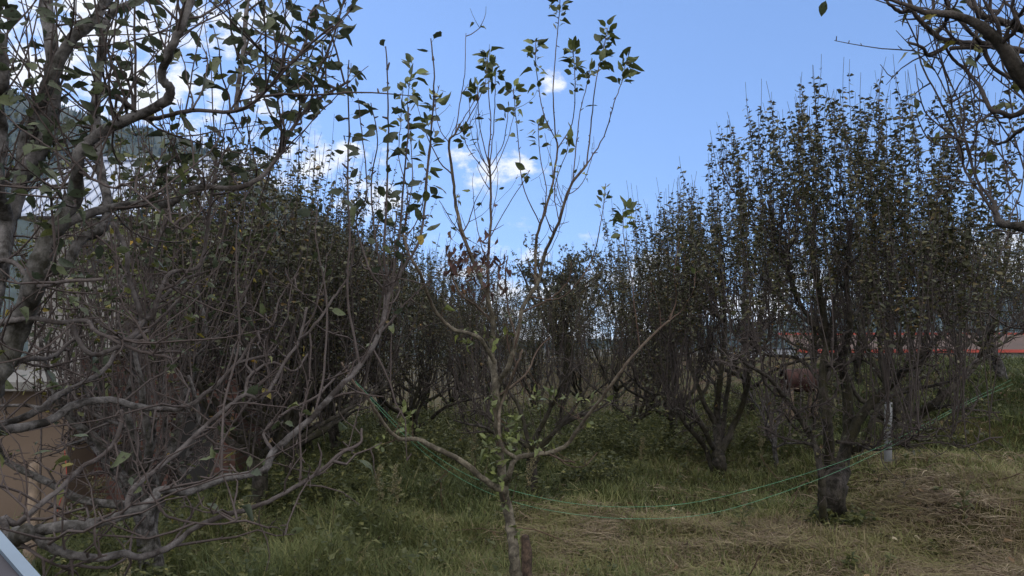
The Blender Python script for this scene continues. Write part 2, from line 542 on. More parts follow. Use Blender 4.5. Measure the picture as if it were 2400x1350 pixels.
# ------------------------------------------------------------------ haze
A = Acc(); A.box((-4000, -300, -130), (4000, 2600, 620))
mh = bpy.data.materials.new('thin_blue_air'); mh.use_nodes = True
th = mh.node_tree; th.nodes.clear()
oh = th.nodes.new('ShaderNodeOutputMaterial'); vh = th.nodes.new('ShaderNodeVolumePrincipled')
vh.inputs['Color'].default_value = (.30, .52, 1, 1); vh.inputs['Density'].default_value = HAZE
th.links.new(vh.outputs[0], oh.inputs['Volume'])
if HAZE > 0:
    tag(A.build('haze', mh, None, False), 'thin bluish valley haze before the far hills', 'haze', kind='stuff')

# ------------------------------------------------------------------ leaves
def leaf_template(fold, curl, wave, seed, detail=True, petiole=0.35):
    rg = np.random.default_rng(seed)
    if not detail:
        v = np.array([(0, 0, 0), (0.25, 0.42, fold * .3), (0, 1, -curl * 0.5), (-0.25, 0.42, fold * .3)], float)
        return v, np.array([(0, 1, 2), (0, 2, 3)]), np.zeros((0, 4), int)
    ts = [0.22, 0.45, 0.7, 0.88]; ws = [0.21, 0.285, 0.235, 0.125]
    v = [(0, 0, 0)]
    for t, w in zip(ts, ws):
        z = -curl * t * t
        for s in (-1, 0, 1):
            v.append((s * w * (1 + wave * rg.normal() * .12), t + rg.normal() * 0.012, z + (fold * w if s else 0) + wave * rg.normal() * 0.05))
    v.append((wave * .1, 1.04, -curl * 1.1))
    tip = len(v) - 1
    f3 = [(0, 2, 1), (0, 3, 2)]; f4 = []
    for r in range(3):
        o = 1 + r * 3
        f4 += [(o, o + 1, o + 4, o + 3), (o + 1, o + 2, o + 5, o + 4)]
    o = 10
    f3 += [(o, o + 1, tip), (o + 1, o + 2, tip)]
    v = np.array(v, float); v[:, 1] += petiole
    k = len(v)
    v = np.vstack([v, [(-0.012, 0, 0.0), (0.012, 0, 0.0), (0.010, petiole + .05, 0.0), (-0.010, petiole + .05, 0.0)]])
    f4.append((k, k + 1, k + 2, k + 3))
    return v, np.array(f3), np.array(f4)


TPL_N = [leaf_template(0.25, 0.2, 0.6, 1), leaf_template(0.4, 0.45, 0.8, 2), leaf_template(0.15, -0.1, 0.5, 3), leaf_template(0.8, 0.7, 1.0, 4), leaf_template(0.3, 0.3, 1.3, 5)]
TPL_F = [leaf_template(0.6, 0.5, 0, 1, False), leaf_template(0.2, 0.1, 0, 2, False), leaf_template(0.9, 0.9, 0, 3, False)]


def place_leaves(A, pos, dirs, size, rnd, tpls, rg, width=1.0, m=0, tilt=0.6):
    n = len(pos)
    if n == 0:
        return
    pos = np.asarray(pos, float); Y = nrm(dirs)
    upn = np.array([0, 0, 1.0]) + rg.normal(size=(n, 3)) * tilt
    X = nrm(np.cross(Y, upn)); Z = np.cross(X, Y)
    which = rg.integers(0, len(tpls), n)
    for w, (tv, f3, f4) in enumerate(tpls):
        ix = np.where(which == w)[0]
        if not len(ix):
            continue
        k = len(tv); s = size[ix][:, None, None]
        V = pos[ix][:, None, :] + s * (tv[None, :, 0, None] * width * X[ix][:, None, :] + tv[None, :, 1, None] * Y[ix][:, None, :] + tv[None, :, 2, None] * Z[ix][:, None, :])
        off = (np.arange(len(ix)) * k)[:, None, None]
        F3 = (f3[None] + off).reshape(-1, 3) if len(f3) else None
        F4 = (f4[None] + off).reshape(-1, 4) if len(f4) else None
        A.add(V.reshape(-1, 3), F3, F4, (np.repeat(rnd[ix], len(f3)), np.repeat(rnd[ix], len(f4))), m)


# ------------------------------------------------------------------ branches
def wander(p0, d0, L, n, wob, up, rg):
    d = nrm(d0); p = np.asarray(p0, float); out_ = [p]
    st = L / n
    N_ = rg.normal(size=(n, 3)) * wob
    for i in range(n):
        d = d + N_[i]; d[2] += up
        d = d / (math.sqrt(d[0] * d[0] + d[1] * d[1] + d[2] * d[2]) + 1e-9)
        p = p + d * st
        out_.append(p)
    return np.array(out_)


def catmull(pts, per=4):
    pts = np.asarray(pts, float)
    q = np.vstack([2 * pts[0] - pts[1], pts, 2 * pts[-1] - pts[-2]])
    res = []
    for i in range(1, len(q) - 2):
        p0, p1, p2, p3 = q[i - 1], q[i], q[i + 1], q[i + 2]
        for k in range(per):
            t = k / per
            res.append(0.5 * ((2 * p1) + (p2 - p0) * t + (2 * p0 - 5 * p1 + 4 * p2 - p3) * t * t + (3 * p1 - p0 - 3 * p2 + p3) * t ** 3))
    res.append(q[-2])
    return np.array(res)


class TreeB:
    """gathers the trunk, branches and foliage of one tree"""
    def __init__(self, rg):
        self.rg = rg; self.T = Acc(); self.B = Acc(); self.lp = []; self.ld = []; self.ls = []; self.lr = []
        self.limbs = []

    def leaf(self, p, d, s, r):
        self.lp.append(p); self.ld.append(d); self.ls.append(s); self.lr.append(r)

    def shoot(self, p0, d0, L, r0, leafd=0, t0=0.3, size=0.06, wob=0.05, up=0.03, sides=4, bare=0.0, step=0.12, out=None, child=0.0, bunch=False, nubs=0, rndf=None):
        rg = self.rg
        n = max(3, int(L / step))
        pts = wander(p0, d0, L, n, wob, up, rg)
        rad = np.linspace(r0, max(0.0012, r0 * 0.3), len(pts))
        self.B.tube(pts, rad, sides, cap=False)
        for _ in range(rg.poisson(nubs * L)):
            i = rg.integers(0, n); f = rg.uniform()
            b = pts[i] * (1 - f) + pts[i + 1] * f
            self.B.tube(np.array([b, b + nrm(rg.normal(size=3) + (0, 0, .6)) * rg.uniform(.012, .03)]), [r0 * .7, r0 * .45], 4)
        m = rg.poisson(max(0, leafd * L))
        if m:
            tt = rg.uniform(t0, 0.93 if L > .6 else 1.0, m) if not bunch else 1 - (1 - t0) * rg.uniform(0, 1, m) ** 1.6
            for t in tt:
                i = min(n - 1, int(t * n)); f = t * n - i
                b = pts[i] * (1 - f) + pts[i + 1] * f
                ax = pts[i + 1] - pts[i]; ax = ax / (np.linalg.norm(ax) + 1e-9)
                h = rg.normal(size=3); h = h - ax * np.dot(h, ax); h = h / (np.linalg.norm(h) + 1e-9)
                d = h + ax * rg.uniform(-0.1, 0.8) + np.array((0, 0, rg.uniform(-0.55, 0.25)))
                self.leaf(b, d, size * rg.uniform(0.55, 1.15), rg.uniform() if rndf is None else rndf(rg))
        if child and rg.uniform() < child and L > 0.35:
            i = rg.integers(1, max(2, int(n * 0.6)))
            d = pts[i + 1] - pts[i]; d = nrm(d) + rg.normal(size=3) * 0.35; d[2] = abs(d[2])
            self.shoot(pts[i], d, L * (1 - i / n) * rg.uniform(0.5, 0.95), r0 * 0.7, leafd, t0 * .8, size, wob, up + 0.05, sides, step=step, rndf=rndf)
        return pts

    def limb(self, pts, rad, sides=8, knob=0.03, trunk=True):
        (self.T if trunk else self.B).tube(pts, rad, sides, knob=knob)
        self.limbs.append((pts, np.broadcast_to(rad, (len(pts),))))

    def gnarl(self, dens, L=(0.08, 0.35), wob=0.4, up=0.05, r=0.006, leafd=0, size=0.06, child=True, limbs=None, sides=4, tmin=0.1, rndf=None):
        """crooked spurs and twigs along the limbs"""
        rg = self.rg
        for (pts, rad) in (limbs or self.limbs):
            seg = np.linalg.norm(np.diff(pts, axis=0), axis=1); tot = seg.sum()
            for _ in range(rg.poisson(dens * tot)):
                i = rg.integers(int(tmin * (len(pts) - 1)), len(pts) - 1); f = rg.uniform()
                b = pts[i] * (1 - f) + pts[i + 1] * f
                ax = nrm(pts[i + 1] - pts[i]); h = rg.normal(size=3); h -= ax * np.dot(h, ax)
                l = rg.uniform(*L) * rg.uniform(.5, 1.3)
                rr = r * rg.uniform(.6, 1.4)
                p = self.shoot(b, nrm(h) + ax * .5 + (0, 0, .25), l, rr, leafd, 0.2, size, wob, up, sides, step=0.04 if sides > 3 else .07, rndf=rndf)
                if child and l > .12:
                    for _ in range(rg.integers(1, 4)):
                        j = rg.integers(1, len(p) - 1)
                        self.shoot(p[j], rg.normal(size=3) + (0, 0, .5), l * rg.uniform(.25, .6), rr * .6, leafd, 0.2, size, wob, up, 3, step=0.05, rndf=rndf)

    def reach(self, q, r=.0022, lim=None):
        """a thin twig from the nearest limb to the point q"""
        L_ = lim if lim is not None else self.limbs
        pts = np.vstack([p for p, _ in L_])
        k = np.argmin(((pts - q) ** 2).sum(1)); a = pts[k]
        n = max(2, int(np.linalg.norm(q - a) / .03))
        t = np.linspace(0, 1, n + 1)[:, None]
        c = a + (q - a) * t + np.sin(t * 3.14) * np.array((0, 0, -.02)) + self.rg.normal(size=(n + 1, 3)) * .004 * np.minimum(1, 4 * t * (1 - t))
        self.B.tube(c, np.linspace(r, r * .6, n + 1), 4)

    def finish(self, root, bark, leafm, tpls, width=1.0, tilt=0.6, twigbark=None, merge=False):
        out_ = []
        if merge:
            T_, B_ = self.T, self.B
            for q in B_.f3: T_.f3.append(q + T_.n)
            for q in B_.f4: T_.f4.append(q + T_.n)
            T_.v += B_.v; T_.a3 += B_.a3; T_.a4 += B_.a4; T_.m3 += B_.m3; T_.m4 += B_.m4; T_.n += B_.n
            self.B = Acc()
        if self.T.n: out_.append(self.T.build('trunk', bark, root))
        if self.B.n: out_.append(self.B.build('branches', twigbark or bark, root))
        if self.lp:
            A = Acc()
            place_leaves(A, np.array(self.lp), np.array(self.ld), np.array(self.ls), np.array(self.lr), tpls, self.rg, width, 0, tilt)
            out_.append(A.build('foliage', leafm, root, smooth=True, attr='rnd'))
        return out_


# ------------------------------------------------------------------ pruned orchard tree
def fill_crown(B, scaf, c, H, S, shoots, leafd, size, t0, taper, squat, rndf, low, shoot_r, far=False, jmin=.2, out_=.3):
    """upright water shoots that rise from the limbs to the crown's outline"""
    rg = B.rg
    w = np.array([np.linalg.norm(p[-1] - p[0]) for p, _ in scaf]); w = w / w.sum()
    for _ in range(shoots):
        p, ra = scaf[rg.choice(len(scaf), p=w)]
        j = rg.integers(int(len(p) * jmin), len(p))
        b = p[j]
        ox, oy = b[0] - c[0], b[1] - c[1]
        rho = math.hypot(ox, oy) / (S * 1.1)
        top = c[2] + H * (1 - taper * min(rho, 1.3) ** 2.2 - squat * rho) * (1 + rg.normal() * 0.022)
        L = max(0.2, top - b[2]) * (1 - rg.uniform() ** 3 * low)
        o = np.array((ox, oy, 0)); o = o / (np.linalg.norm(o) + 1e-6)
        d = np.array((0, 0, 1.0)) + o * rg.uniform(-.05, out_) + rg.normal(size=3) * .16
        B.shoot(b, d, L, shoot_r * (0.7 + 0.5 * min(L, 1.6)), leafd, t0, size, 0.05, 0.05, 4 if not far else 3, step=.14 if not far else .25, child=.55, rndf=rndf)


def orchard_tree(seed, H=3.8, S=1.5, h0=0.75, r0=0.12, nsc=6, shoots=110, leafd=20, size=0.06, far=False, bark=None, leafm=None, name_root=None, gn=7, t0=0.35, lean=(0, 0), taper=0.3, squat=0.0, rndf=None, twin=False, shoot_r=0.007, low=0.42):
    rg = np.random.default_rng(seed)
    B = TreeB(rg)
    ts = 9 if not far else 6
    n = 8
    tr = wander((0, 0, -0.15), (lean[0], lean[1], 1), h0 + 0.15, n, 0.07, 0.1, rg)
    rr = np.linspace(r0 * 1.12, r0 * 0.9, n + 1); rr[0] *= 1.35; rr[1] *= 1.12
    B.limb(tr, rr, ts, 0.06)
    scaf = []
    a0 = rg.uniform(0, 6.28)
    for i in range(nsc):
        a = a0 + i * 6.283 / nsc + rg.normal() * 0.25
        inner = (i % 3 == 2)
        el = rg.uniform(0.55, 0.95) if not inner else rg.uniform(1.1, 1.4)
        d = np.array((math.cos(a) * math.cos(el), math.sin(a) * math.cos(el), math.sin(el)))
        L = S * rg.uniform(0.95, 1.25) if not inner else (H - h0) * rg.uniform(.45, .6)
        b = tr[rg.integers(n - 2, n + 1)]
        p = wander(b, d, L, 11, 0.17, 0.035, rg)
        p = catmull(p, 2)
        ra = np.linspace(r0 * rg.uniform(.40, .58), 0.010, len(p))
        B.limb(p, ra, 7 if not far else 5, 0.05)
        scaf.append((p, ra))
        for _ in range(rg.integers(2, 5)):
            j = rg.integers(int(len(p) * .25), int(len(p) * .9))
            d2 = nrm(p[j + 1] - p[j]) + nrm(rg.normal(size=3)) * 0.8; d2[2] = abs(d2[2]) * .6 + .15
            q = wander(p[j], d2, S * rg.uniform(.3, .7), 8, 0.24, 0.05, rg)
            rq = np.linspace(min(ra[j] * .6, .022), 0.005, len(q))
            B.limb(q, rq, 6 if not far else 4, 0.04, trunk=False)
            scaf.append((q, rq))
    fill_crown(B, scaf, (0, 0, 0), H, S, shoots, leafd, size, t0, taper, squat, rndf, low, shoot_r, far)
    B.gnarl(gn, limbs=scaf, sides=4 if not far else 3, leafd=leafd * 0.12, size=size)
    root = name_root
    return B.finish(root, bark or M_BARK_DARK, leafm or M_LEAF_FAR, TPL_F if far else TPL_F + TPL_N[:1], 1.1, 0.8)


class Trace(TreeB):
    """limbs followed in the photo, each at its own distance"""
    def __init__(self, rg, ws=1.0):
        super().__init__(rg)
        self.px = []      # (px, py, d)
        self.ws = ws      # scale of all widths

    def tr(self, pts, w0, w1, d0=None, d1=None, sides=8, trunk=True, knob=0.035, bulge=0.0):
        pts = np.array(pts, float); w0 = max(w0 * self.ws, 2.0); w1 = max(w1 * self.ws, 1.6)
        if d0 is None:     # grow out of the nearest limb
            A_ = np.array(self.px)
            k = np.argmin((A_[:, 0] - pts[0, 0]) ** 2 + (A_[:, 1] - pts[0, 1]) ** 2)
            d0 = A_[k, 2]; pts[0] = A_[k, :2]
        if d1 is None:
            d1 = d0
        n = len(pts)
        t = np.r_[0, np.cumsum(np.hypot(*np.diff(pts, axis=0).T))]; t /= t[-1]
        dd = d0 + (d1 - d0) * t + np.sin(t * 9 + pts[0, 0]) * 0.02 * d0 * (t > 0)
        q = np.column_stack([pts, dd])
        q = catmull(q, 5)
        j = self.rg.normal(size=(len(q), 2)) * (0.35 + min(w0, w1 + 4) * 0.045)
        q[1:, :2] += j[1:]
        self.px += [tuple(a) for a in q]
        p3 = np.array([P(a, b, c) for a, b, c in q])
        tt = np.linspace(0, 1, len(q))
        rad = (w0 + (w1 - w0) * tt ** 0.8) / 2 / FPX * q[:, 2]
        rad *= 1 + 0.05 * np.sin(tt * 40 + pts[0, 1])
        self.limb(p3, rad, sides, knob, trunk)
        return p3

    def up(self, pts, w=5, w1=2.0, d0=None, d1=None, leafd=0, t0=0.4, size=0.06, nubs=8, rndf=None, droop=True, bunch=False):
        """a thin traced shoot with leaves"""
        n0 = len(self.limbs)
        p = self.tr(pts, w, w1, d0, d1, 5, trunk=False, knob=0.0)
        self.limbs = self.limbs[:n0]
        rg = self.rg
        L = np.linalg.norm(np.diff(p, axis=0), axis=1).sum()
        r = w * self.ws / 2 / FPX * np.linalg.norm(p[0])
        for _ in range(rg.poisson(nubs * L)):
            i = rg.integers(0, len(p) - 1)
            self.B.tube(np.array([p[i], p[i] + nrm(rg.normal(size=3) + (0, 0, .6)) * rg.uniform(.01, .03)]), [r * .7, r * .4], 4)
        for _ in range(rg.poisson(leafd * L)):
            t = t0 + (1 - t0) * (rg.uniform() ** (0.6 if bunch else 1))
            i = min(len(p) - 2, int(t * (len(p) - 1))); f = rg.uniform()
            b = p[i] * (1 - f) + p[i + 1] * f
            ax = nrm(p[i + 1] - p[i]); h = rg.normal(size=3); h -= ax * np.dot(h, ax)
            d = nrm(h) + ax * rg.uniform(-.1, .9) + np.array((0, 0, rg.uniform(-.6, .3) if droop else rg.uniform(-.2, .55)))
            self.leaf(b, d, size * rg.uniform(.6, 1.2), rg.uniform() if rndf is None else rndf(rg))
        return p


def rooted(B, root):
    """shift everything gathered in world space so the tree's own origin is at its foot"""
    loc = np.array(root.location)
    for A in (B.T, B.B):
        A.v = [v - loc for v in A.v]
    B.lp = [p - loc for p in B.lp]


# ================================================================== young apple tree in the middle
rgC = np.random.default_rng(21)
fx = (1208 - 1200) / FPX * 4.4
rootC = empty('apple_tree', (fx, 4.4, float(gz(fx, 4.4))), 0, 'slender young apple tree with leafy shoot tips, alone in the middle foreground', 'tree')
C = Trace(rgC, .50)
gr = lambda rg: rg.beta(2, 2.2)
C.tr([(1207, 1440), (1209, 1390), (1207, 1320), (1200, 1250), (1189, 1190), (1180, 1140)], 58, 44, 4.4, 4.4, 12)
C.tr([(1180, 1140), (1172, 1060), (1166, 980), (1160, 900), (1152, 830)], 44, 34, 4.4, 4.45, 10)
# long left limb
L1 = C.tr([(1178, 1150), (1140, 1128), (1080, 1080), (1010, 1045), (980, 1030), (930, 1025), (890, 980), (860, 930), (832, 900), (800, 850)], 34, 9, 4.4, 4.1, 9)
# dark right limb
C.tr([(1186, 1135), (1196, 1105), (1210, 1075), (1260, 1065), (1300, 1058), (1335, 1035), (1370, 985), (1420, 920), (1470, 850), (1520, 795), (1570, 750)], 30, 10, 4.4, 4.0, 9)
C.tr([(1205, 1075), (1178, 1050), (1170, 1010), (1172, 960), (1185, 920), (1205, 870), (1225, 820)], 20, 9, None, 4.3, 7)
C.tr([(1285, 1058), (1310, 1075), (1350, 1085)], 9, 5, None, 4.2, 5)
C.tr([(1290, 1060), (1330, 1090), (1370, 1092), (1400, 1060)], 7, 3, None, 4.1, 5)
# upper scaffold limbs
C.tr([(1152, 830), (1155, 760), (1140, 690), (1100, 590), (1072, 500), (1062, 420), (1052, 335), (1066, 315), (1078, 290)], 26, 8, 4.45, 4.5, 8)
C.tr([(1066, 315), (1080, 230), (1090, 160), (1091, 78)], 6, 2.5, None, 4.5, 5, False)
C.tr([(1140, 700), (1143, 620), (1150, 520), (1150, 430), (1145, 370)], 17, 9, None, 4.6, 7)
C.tr([(1166, 900), (1195, 850), (1215, 780), (1225, 720), (1262, 660), (1275, 600), (1310, 520), (1335, 440), (1375, 385)], 28, 11, 4.42, 4.2, 8)
C.tr([(1250, 675), (1255, 600), (1262, 540), (1285, 470), (1300, 400), (1306, 340), (1302, 320)], 16, 8, None, 4.6, 7)
C.tr([(1160, 850), (1120, 790), (1060, 770), (1015, 720), (985, 640), (960, 600), (945, 550)], 22, 11, 4.44, 4.0, 8)
C.tr([(1085, 560), (1060, 520), (1030, 470)], 7, 3, None, 4.3, 5, False)
C.tr([(1155, 760), (1120, 720), (1080, 690), (1058, 640), (1052, 600)], 14, 6, None, 4.2, 6)
C.tr([(1215, 790), (1190, 720), (1185, 640), (1190, 600)], 11, 5, None, 4.5, 6, False)
C.tr([(1225, 730), (1290, 700), (1330, 660), (1340, 620)], 10, 4, None, 4.4, 6, False)
C.tr([(1172, 930), (1230, 880), (1260, 820), (1290, 790)], 12, 5, None, 4.6, 6, False)
# tall leafy water shoots, traced
U = C.up
kw = dict(size=0.065, rndf=gr, bunch=True, droop=False)
U([(1302, 320), (1297, 230), (1300, 150), (1306, 80), (1312, 20), (1312, -30)], 7, 3, None, 4.6, 30, .55, **kw)
U([(1300, 330), (1275, 270), (1262, 200), (1255, 140), (1256, 95)], 6, 2.5, None, 4.5, 26, .35, **kw)
U([(1375, 385), (1385, 300), (1395, 200), (1410, 130), (1425, 65)], 8, 3, None, 4.1, 34, .55, **kw)
U([(1375, 385), (1415, 320), (1440, 240), (1458, 190), (1468, 140)], 7, 2.5, None, 4.1, 24, .60, **kw)
U([(1302, 350), (1340, 290), (1348, 210), (1345, 140), (1342, 120)], 6, 2.5, None, 4.4, 34, .40, **kw)
U([(1350, 430), (1352, 330), (1360, 260), (1378, 190), (1382, 165)], 6, 2.5, None, 4.3, 28, .45, **kw)
U([(1145, 370), (1150, 300), (1146, 220), (1144, 170), (1143, 130)], 7, 3, None, 4.6, 34, .52, **kw)
U([(1147, 390), (1158, 290), (1160, 200), (1162, 165)], 6, 2.5, None, 4.6, 26, .55, **kw)
U([(1145, 390), (1125, 300), (1120, 230), (1120, 205)], 6, 2.5, None, 4.5, 24, .55, **kw)
U([(1150, 390), (1178, 340), (1188, 290), (1192, 255)], 5, 2.5, None, 4.6, 14, .60, **kw)
U([(1150, 410), (1105, 360), (1090, 330), (1083, 295)], 5, 2.5, None, 4.4, 22, .40, **kw)
U([(1078, 290), (1110, 240), (1120, 220)], 5, 2.5, None, 4.5, 20, .6, **kw)
U([(1052, 335), (1030, 300), (1020, 240), (1030, 200)], 5, 2.5, None, 4.4, 18, .4, **kw)
U([(1262, 530), (1225, 430), (1215, 330), (1205, 230), (1203, 210)], 6, 2.5, None, 4.5, 22, .40, **kw)
U([(1260, 560), (1280, 460), (1268, 380), (1262, 320), (1262, 290)], 6, 2.5, None, 4.7, 24, .40, **kw)
U([(1310, 520), (1300, 440), (1330, 350), (1325, 320)], 5, 2.5, None, 4.3, 12, .4, **kw)
U([(1150, 560), (1180, 500), (1230, 420), (1240, 400)], 5, 2.5, None, 4.4, 10, .5, **kw)
C.tr([(1250, 700), (1310, 700), (1360, 655), (1390, 600), (1405, 540)], 9, 5, None, 4.1, 5, False)
U([(1405, 540), (1412, 500), (1420, 430)], 5, 2.5, None, 4.1, 18, .45, **kw)
U([(1505, 815), (1490, 740), (1478, 640), (1462, 560), (1460, 490)], 7, 3, None, 4.0, 22, .75, **kw)
U([(1550, 770), (1545, 720), (1520, 650)], 6, 3, None, 4.0, 2, .5, **kw)
U([(1570, 750), (1585, 700), (1580, 640), (1592, 560)], 7, 3, None, 3.9, 5, .5, **kw)
U([(1566, 752), (1600, 725), (1625, 680), (1630, 630)], 6, 3, None, 3.9, 4, .5, **kw)
U([(945, 550), (955, 450), (935, 370), (940, 280), (945, 200)], 6, 2.5, None, 4.0, 24, .35, **kw)
U([(950, 560), (985, 500), (1000, 400), (1010, 300), (1020, 230)], 6, 2.5, None, 3.9, 22, .35, **kw)
U([(940, 540), (965, 430), (962, 320), (955, 240), (968, 150)], 6, 2.5, None, 3.9, 28, .35, **kw)
# withered bunches and small crooked twigs in the heart
dry_p, dry_d, dry_s, dry_r = [], [], [], []
for (cx, cy, sx, sy, n) in ((1140, 590, 25, 40, 34), (1090, 600, 40, 40, 26), (1110, 560, 60, 60, 14), (1120, 660, 40, 40, 16), (1060, 610, 20, 30, 14), (1190, 620, 20, 30, 8)):
    for _ in range(n):
        dry_p.append(P(cx + rgC.normal() * sx * .7, cy + rgC.normal() * sy * .7, 4.4 + rgC.normal() * .12))
        C.reach(dry_p[-1], .0016)
        dry_d.append(rgC.normal(size=3) * .5 + (0, 0, -.9)); dry_s.append(rgC.uniform(.03, .065)); dry_r.append(rgC.uniform())
C.gnarl(2.6, (0.04, 0.16), .2, .2, .0035, leafd=4, size=0.055, child=False, rndf=gr)
up_limbs = [l for l in C.limbs if l[0][:, 2].mean() > 1.9]
C.gnarl(6, (0.15, 0.6), .12, .25, .0035, leafd=3, size=0.05, child=True, limbs=up_limbs[:4], rndf=gr)
# pale green tufts low on the tree
for (cx, cy, n, s) in ((1160, 1080, 16, 20), (1150, 1050, 16, 18), (1185, 1035, 24, 26), (1170, 950, 14, 22), (1240, 940, 14, 30), (1290, 935, 8, 20), (940, 965, 9, 16), (960, 985, 10, 14), (910, 1025, 6, 14), (970, 1010, 6, 10), (1255, 1045, 10, 18), (1190, 990, 16, 25), (1180, 1185, 9, 8), (1212, 1250, 7, 8), (1340, 945, 8, 18), (1400, 940, 8, 20), (1140, 800, 14, 30), (1100, 790, 8, 18), (1195, 1060, 10, 16), (1165, 1120, 8, 10), (1380, 990, 6, 12)):
    for _ in range(n):
        p = P(cx + rgC.normal() * s * .6, cy + rgC.normal() * s * .6, 4.36 + rgC.normal() * .07)
        if _ % 4 == 0:
            C.reach(p)
            p0_ = p
        else:
            p = p0_ + rgC.normal(size=3) * .012
        C.leaf(p, rgC.normal(size=3) * .7 + (0, -.2, .35), rgC.uniform(.03, .065), rgC.uniform(.45, .9))
rooted(C, rootC)
C.finish(rootC, M_BARK_YOUNG, M_LEAF_CENTRE, TPL_N, .95, 0.8, merge=True)
Ad = Acc()
place_leaves(Ad, np.array(dry_p) - np.array(rootC.location), np.array(dry_d), np.array(dry_s), np.array(dry_r), TPL_N[3:], rgC, .8)
tag(Ad.build('withered_leaves', M_LEAF_DRY, rootC, attr='rnd'), 'bunches of withered dark purple leaves')

# ================================================================== big pear tree at left, trunk just outside the frame
rgL = np.random.default_rng(7)
LD = 2.25
rootL = empty('pear_tree', (-2.25, LD, float(gz(-2.25, LD))), 0, 'big near pear tree reaching in from the left edge, spotted leaves and long grey limbs', 'tree')
T = Trace(rgL, .78)
T.tr([(-470, 2050), (-440, 1800), (-380, 1600), (-300, 1500)], 190, 150, LD, LD, 12)
T.tr([(-300, 1500), (-200, 1300), (-110, 1080), (-50, 950), (0, 860)], 120, 74, LD, LD, 12)
T.tr([(0, 860), (48, 755), (82, 660), (108, 575), (165, 482), (180, 440)], 74, 44, LD, LD - .05, 12)
T.tr([(180, 440), (180, 400), (192, 350), (250, 303), (330, 268), (388, 238), (398, 205), (378, 180), (398, 120), (428, 60), (455, -20)], 38, 22, LD - .05, LD - .25, 10)
T.tr([(-60, 900), (-30, 780), (-8, 680), (5, 600), (18, 520), (42, 460), (60, 340), (92, 250), (140, 140), (180, 80), (220, 50), (260, -20)], 56, 30, None, LD + .3, 10)
T.tr([(60, 420), (105, 330), (125, 230), (122, 120), (110, 30), (105, -40)], 48, 36, None, LD + .4, 10)
T.tr([(-20, 520), (-8, 430), (2, 330), (-5, 250), (10, 180), (0, 80)], 44, 30, None, LD - .1, 9)
T.tr([(92, 645), (150, 625), (172, 590), (195, 560), (240, 535), (252, 480), (236, 400), (224, 300), (226, 220), (238, 130), (255, 40), (320, 0), (350, -40)], 34, 20, None, LD + .5, 9)
T.tr([(112, 580), (165, 520), (240, 492), (330, 478), (400, 478), (432, 450), (480, 438), (560, 440), (615, 412), (655, 360), (700, 275), (760, 225), (820, 190)], 32, 7, None, LD + .25, 9)
T.tr([(318, 270), (370, 276), (450, 258), (540, 262), (600, 238), (660, 170), (720, 110), (780, 60)], 17, 6, None, LD - .2, 7)
T.tr([(560, 300), (558, 200), (572, 100), (582, -20)], 15, 14, None, LD + .3, 7)
T.tr([(325, 268), (290, 235), (252, 205), (240, 160)], 11, 7, None, LD - .1, 6)
T.tr([(-40, 625), (0, 612), (40, 620), (85, 670), (150, 660), (240, 655)], 18, 10, None, LD - .3, 7)
T.tr([(40, 650), (100, 668), (115, 640), (130, 600), (122, 500), (118, 440)], 11, 7, None, LD - .3, 6)
T.tr([(400, 520), (300, 345 + 90), (262, 440), (180, 400)][::-1] + [(430, 540)], 9, 5, None, LD - .4, 5)
T.tr([(-40, 765), (30, 752), (70, 745), (130, 755), (200, 752), (222, 775), (262, 795), (330, 825), (400, 838)], 20, 8, None, LD - .1, 8)
T.tr([(265, 800), (300, 800), (340, 800), (355, 830)], 10, 7, None, LD, 6)
T.tr([(165, 815), (215, 830), (310, 790), (330, 740), (300, 650), (298, 590), (262, 520)], 15, 14, None, LD + .3, 7)
T.tr([(330, 740), (355, 745), (370, 700), (400, 640), (460, 630), (480, 580), (490, 500), (500, 430), (505, 380)], 15, 8, None, LD + .4, 7)
T.tr([(330, 760), (380, 700), (425, 660), (470, 640)], 15, 9, None, LD + .4, 7)
T.tr([(-60, 880), (0, 870), (60, 842), (120, 838), (160, 805), (200, 785)], 24, 8, None, LD + .3, 7)
# lower sweeping limbs
T.tr([(-60, 1050), (0, 1012), (60, 1000), (120, 985), (180, 948), (260, 938), (330, 955), (400, 960), (440, 952), (480, 925), (520, 890), (560, 850), (640, 830)], 34, 8, None, LD + .5, 9)
T.tr([(-60, 1010), (0, 995), (90, 962), (130, 930), (190, 900), (240, 870), (280, 820), (350, 770), (420, 700), (470, 640)], 26, 7, None, LD + .7, 8)
T.tr([(-300, 1500), (-180, 1440), (-80, 1360), (10, 1275), (60, 1248)], 70, 50, None, LD - .35, 11)
H1 = T.tr([(60, 1248), (130, 1237), (220, 1226), (300, 1204), (352, 1178), (378, 1150), (440, 1152), (520, 1122), (612, 1105), (640, 1062), (690, 1015), (740, 970), (790, 915), (835, 868), (880, 800), (905, 720), (915, 680)], 36, 12, LD - .35, LD + .3, 10)
T.tr([(68, 1252), (110, 1278), (165, 1300), (230, 1308), (290, 1298), (330, 1305), (400, 1282), (455, 1238), (520, 1210), (610, 1183), (690, 1143), (745, 1108), (800, 1060), (842, 1040), (848, 1005)], 30, 7, None, LD + .1, 9)
T.tr([(20, 1260), (8, 1215), (38, 1228), (85, 1190), (140, 1145), (190, 1096), (235, 1072), (270, 1035), (284, 990), (285, 960)], 22, 10, None, LD, 8)
T.tr([(292, 1185), (305, 1155), (350, 1112), (420, 1058), (480, 1000), (540, 950), (575, 925), (610, 935), (640, 900), (665, 850), (700, 800), (720, 720)], 18, 8, None, LD + .6, 8)
T.tr([(575, 925), (585, 880), (640, 850), (690, 870), (720, 830)], 11, 5, None, LD + .6, 6)
T.tr([(365, 1170), (385, 1205), (430, 1220), (480, 1228), (540, 1225), (565, 1210)], 10, 5, None, LD - .2, 6)
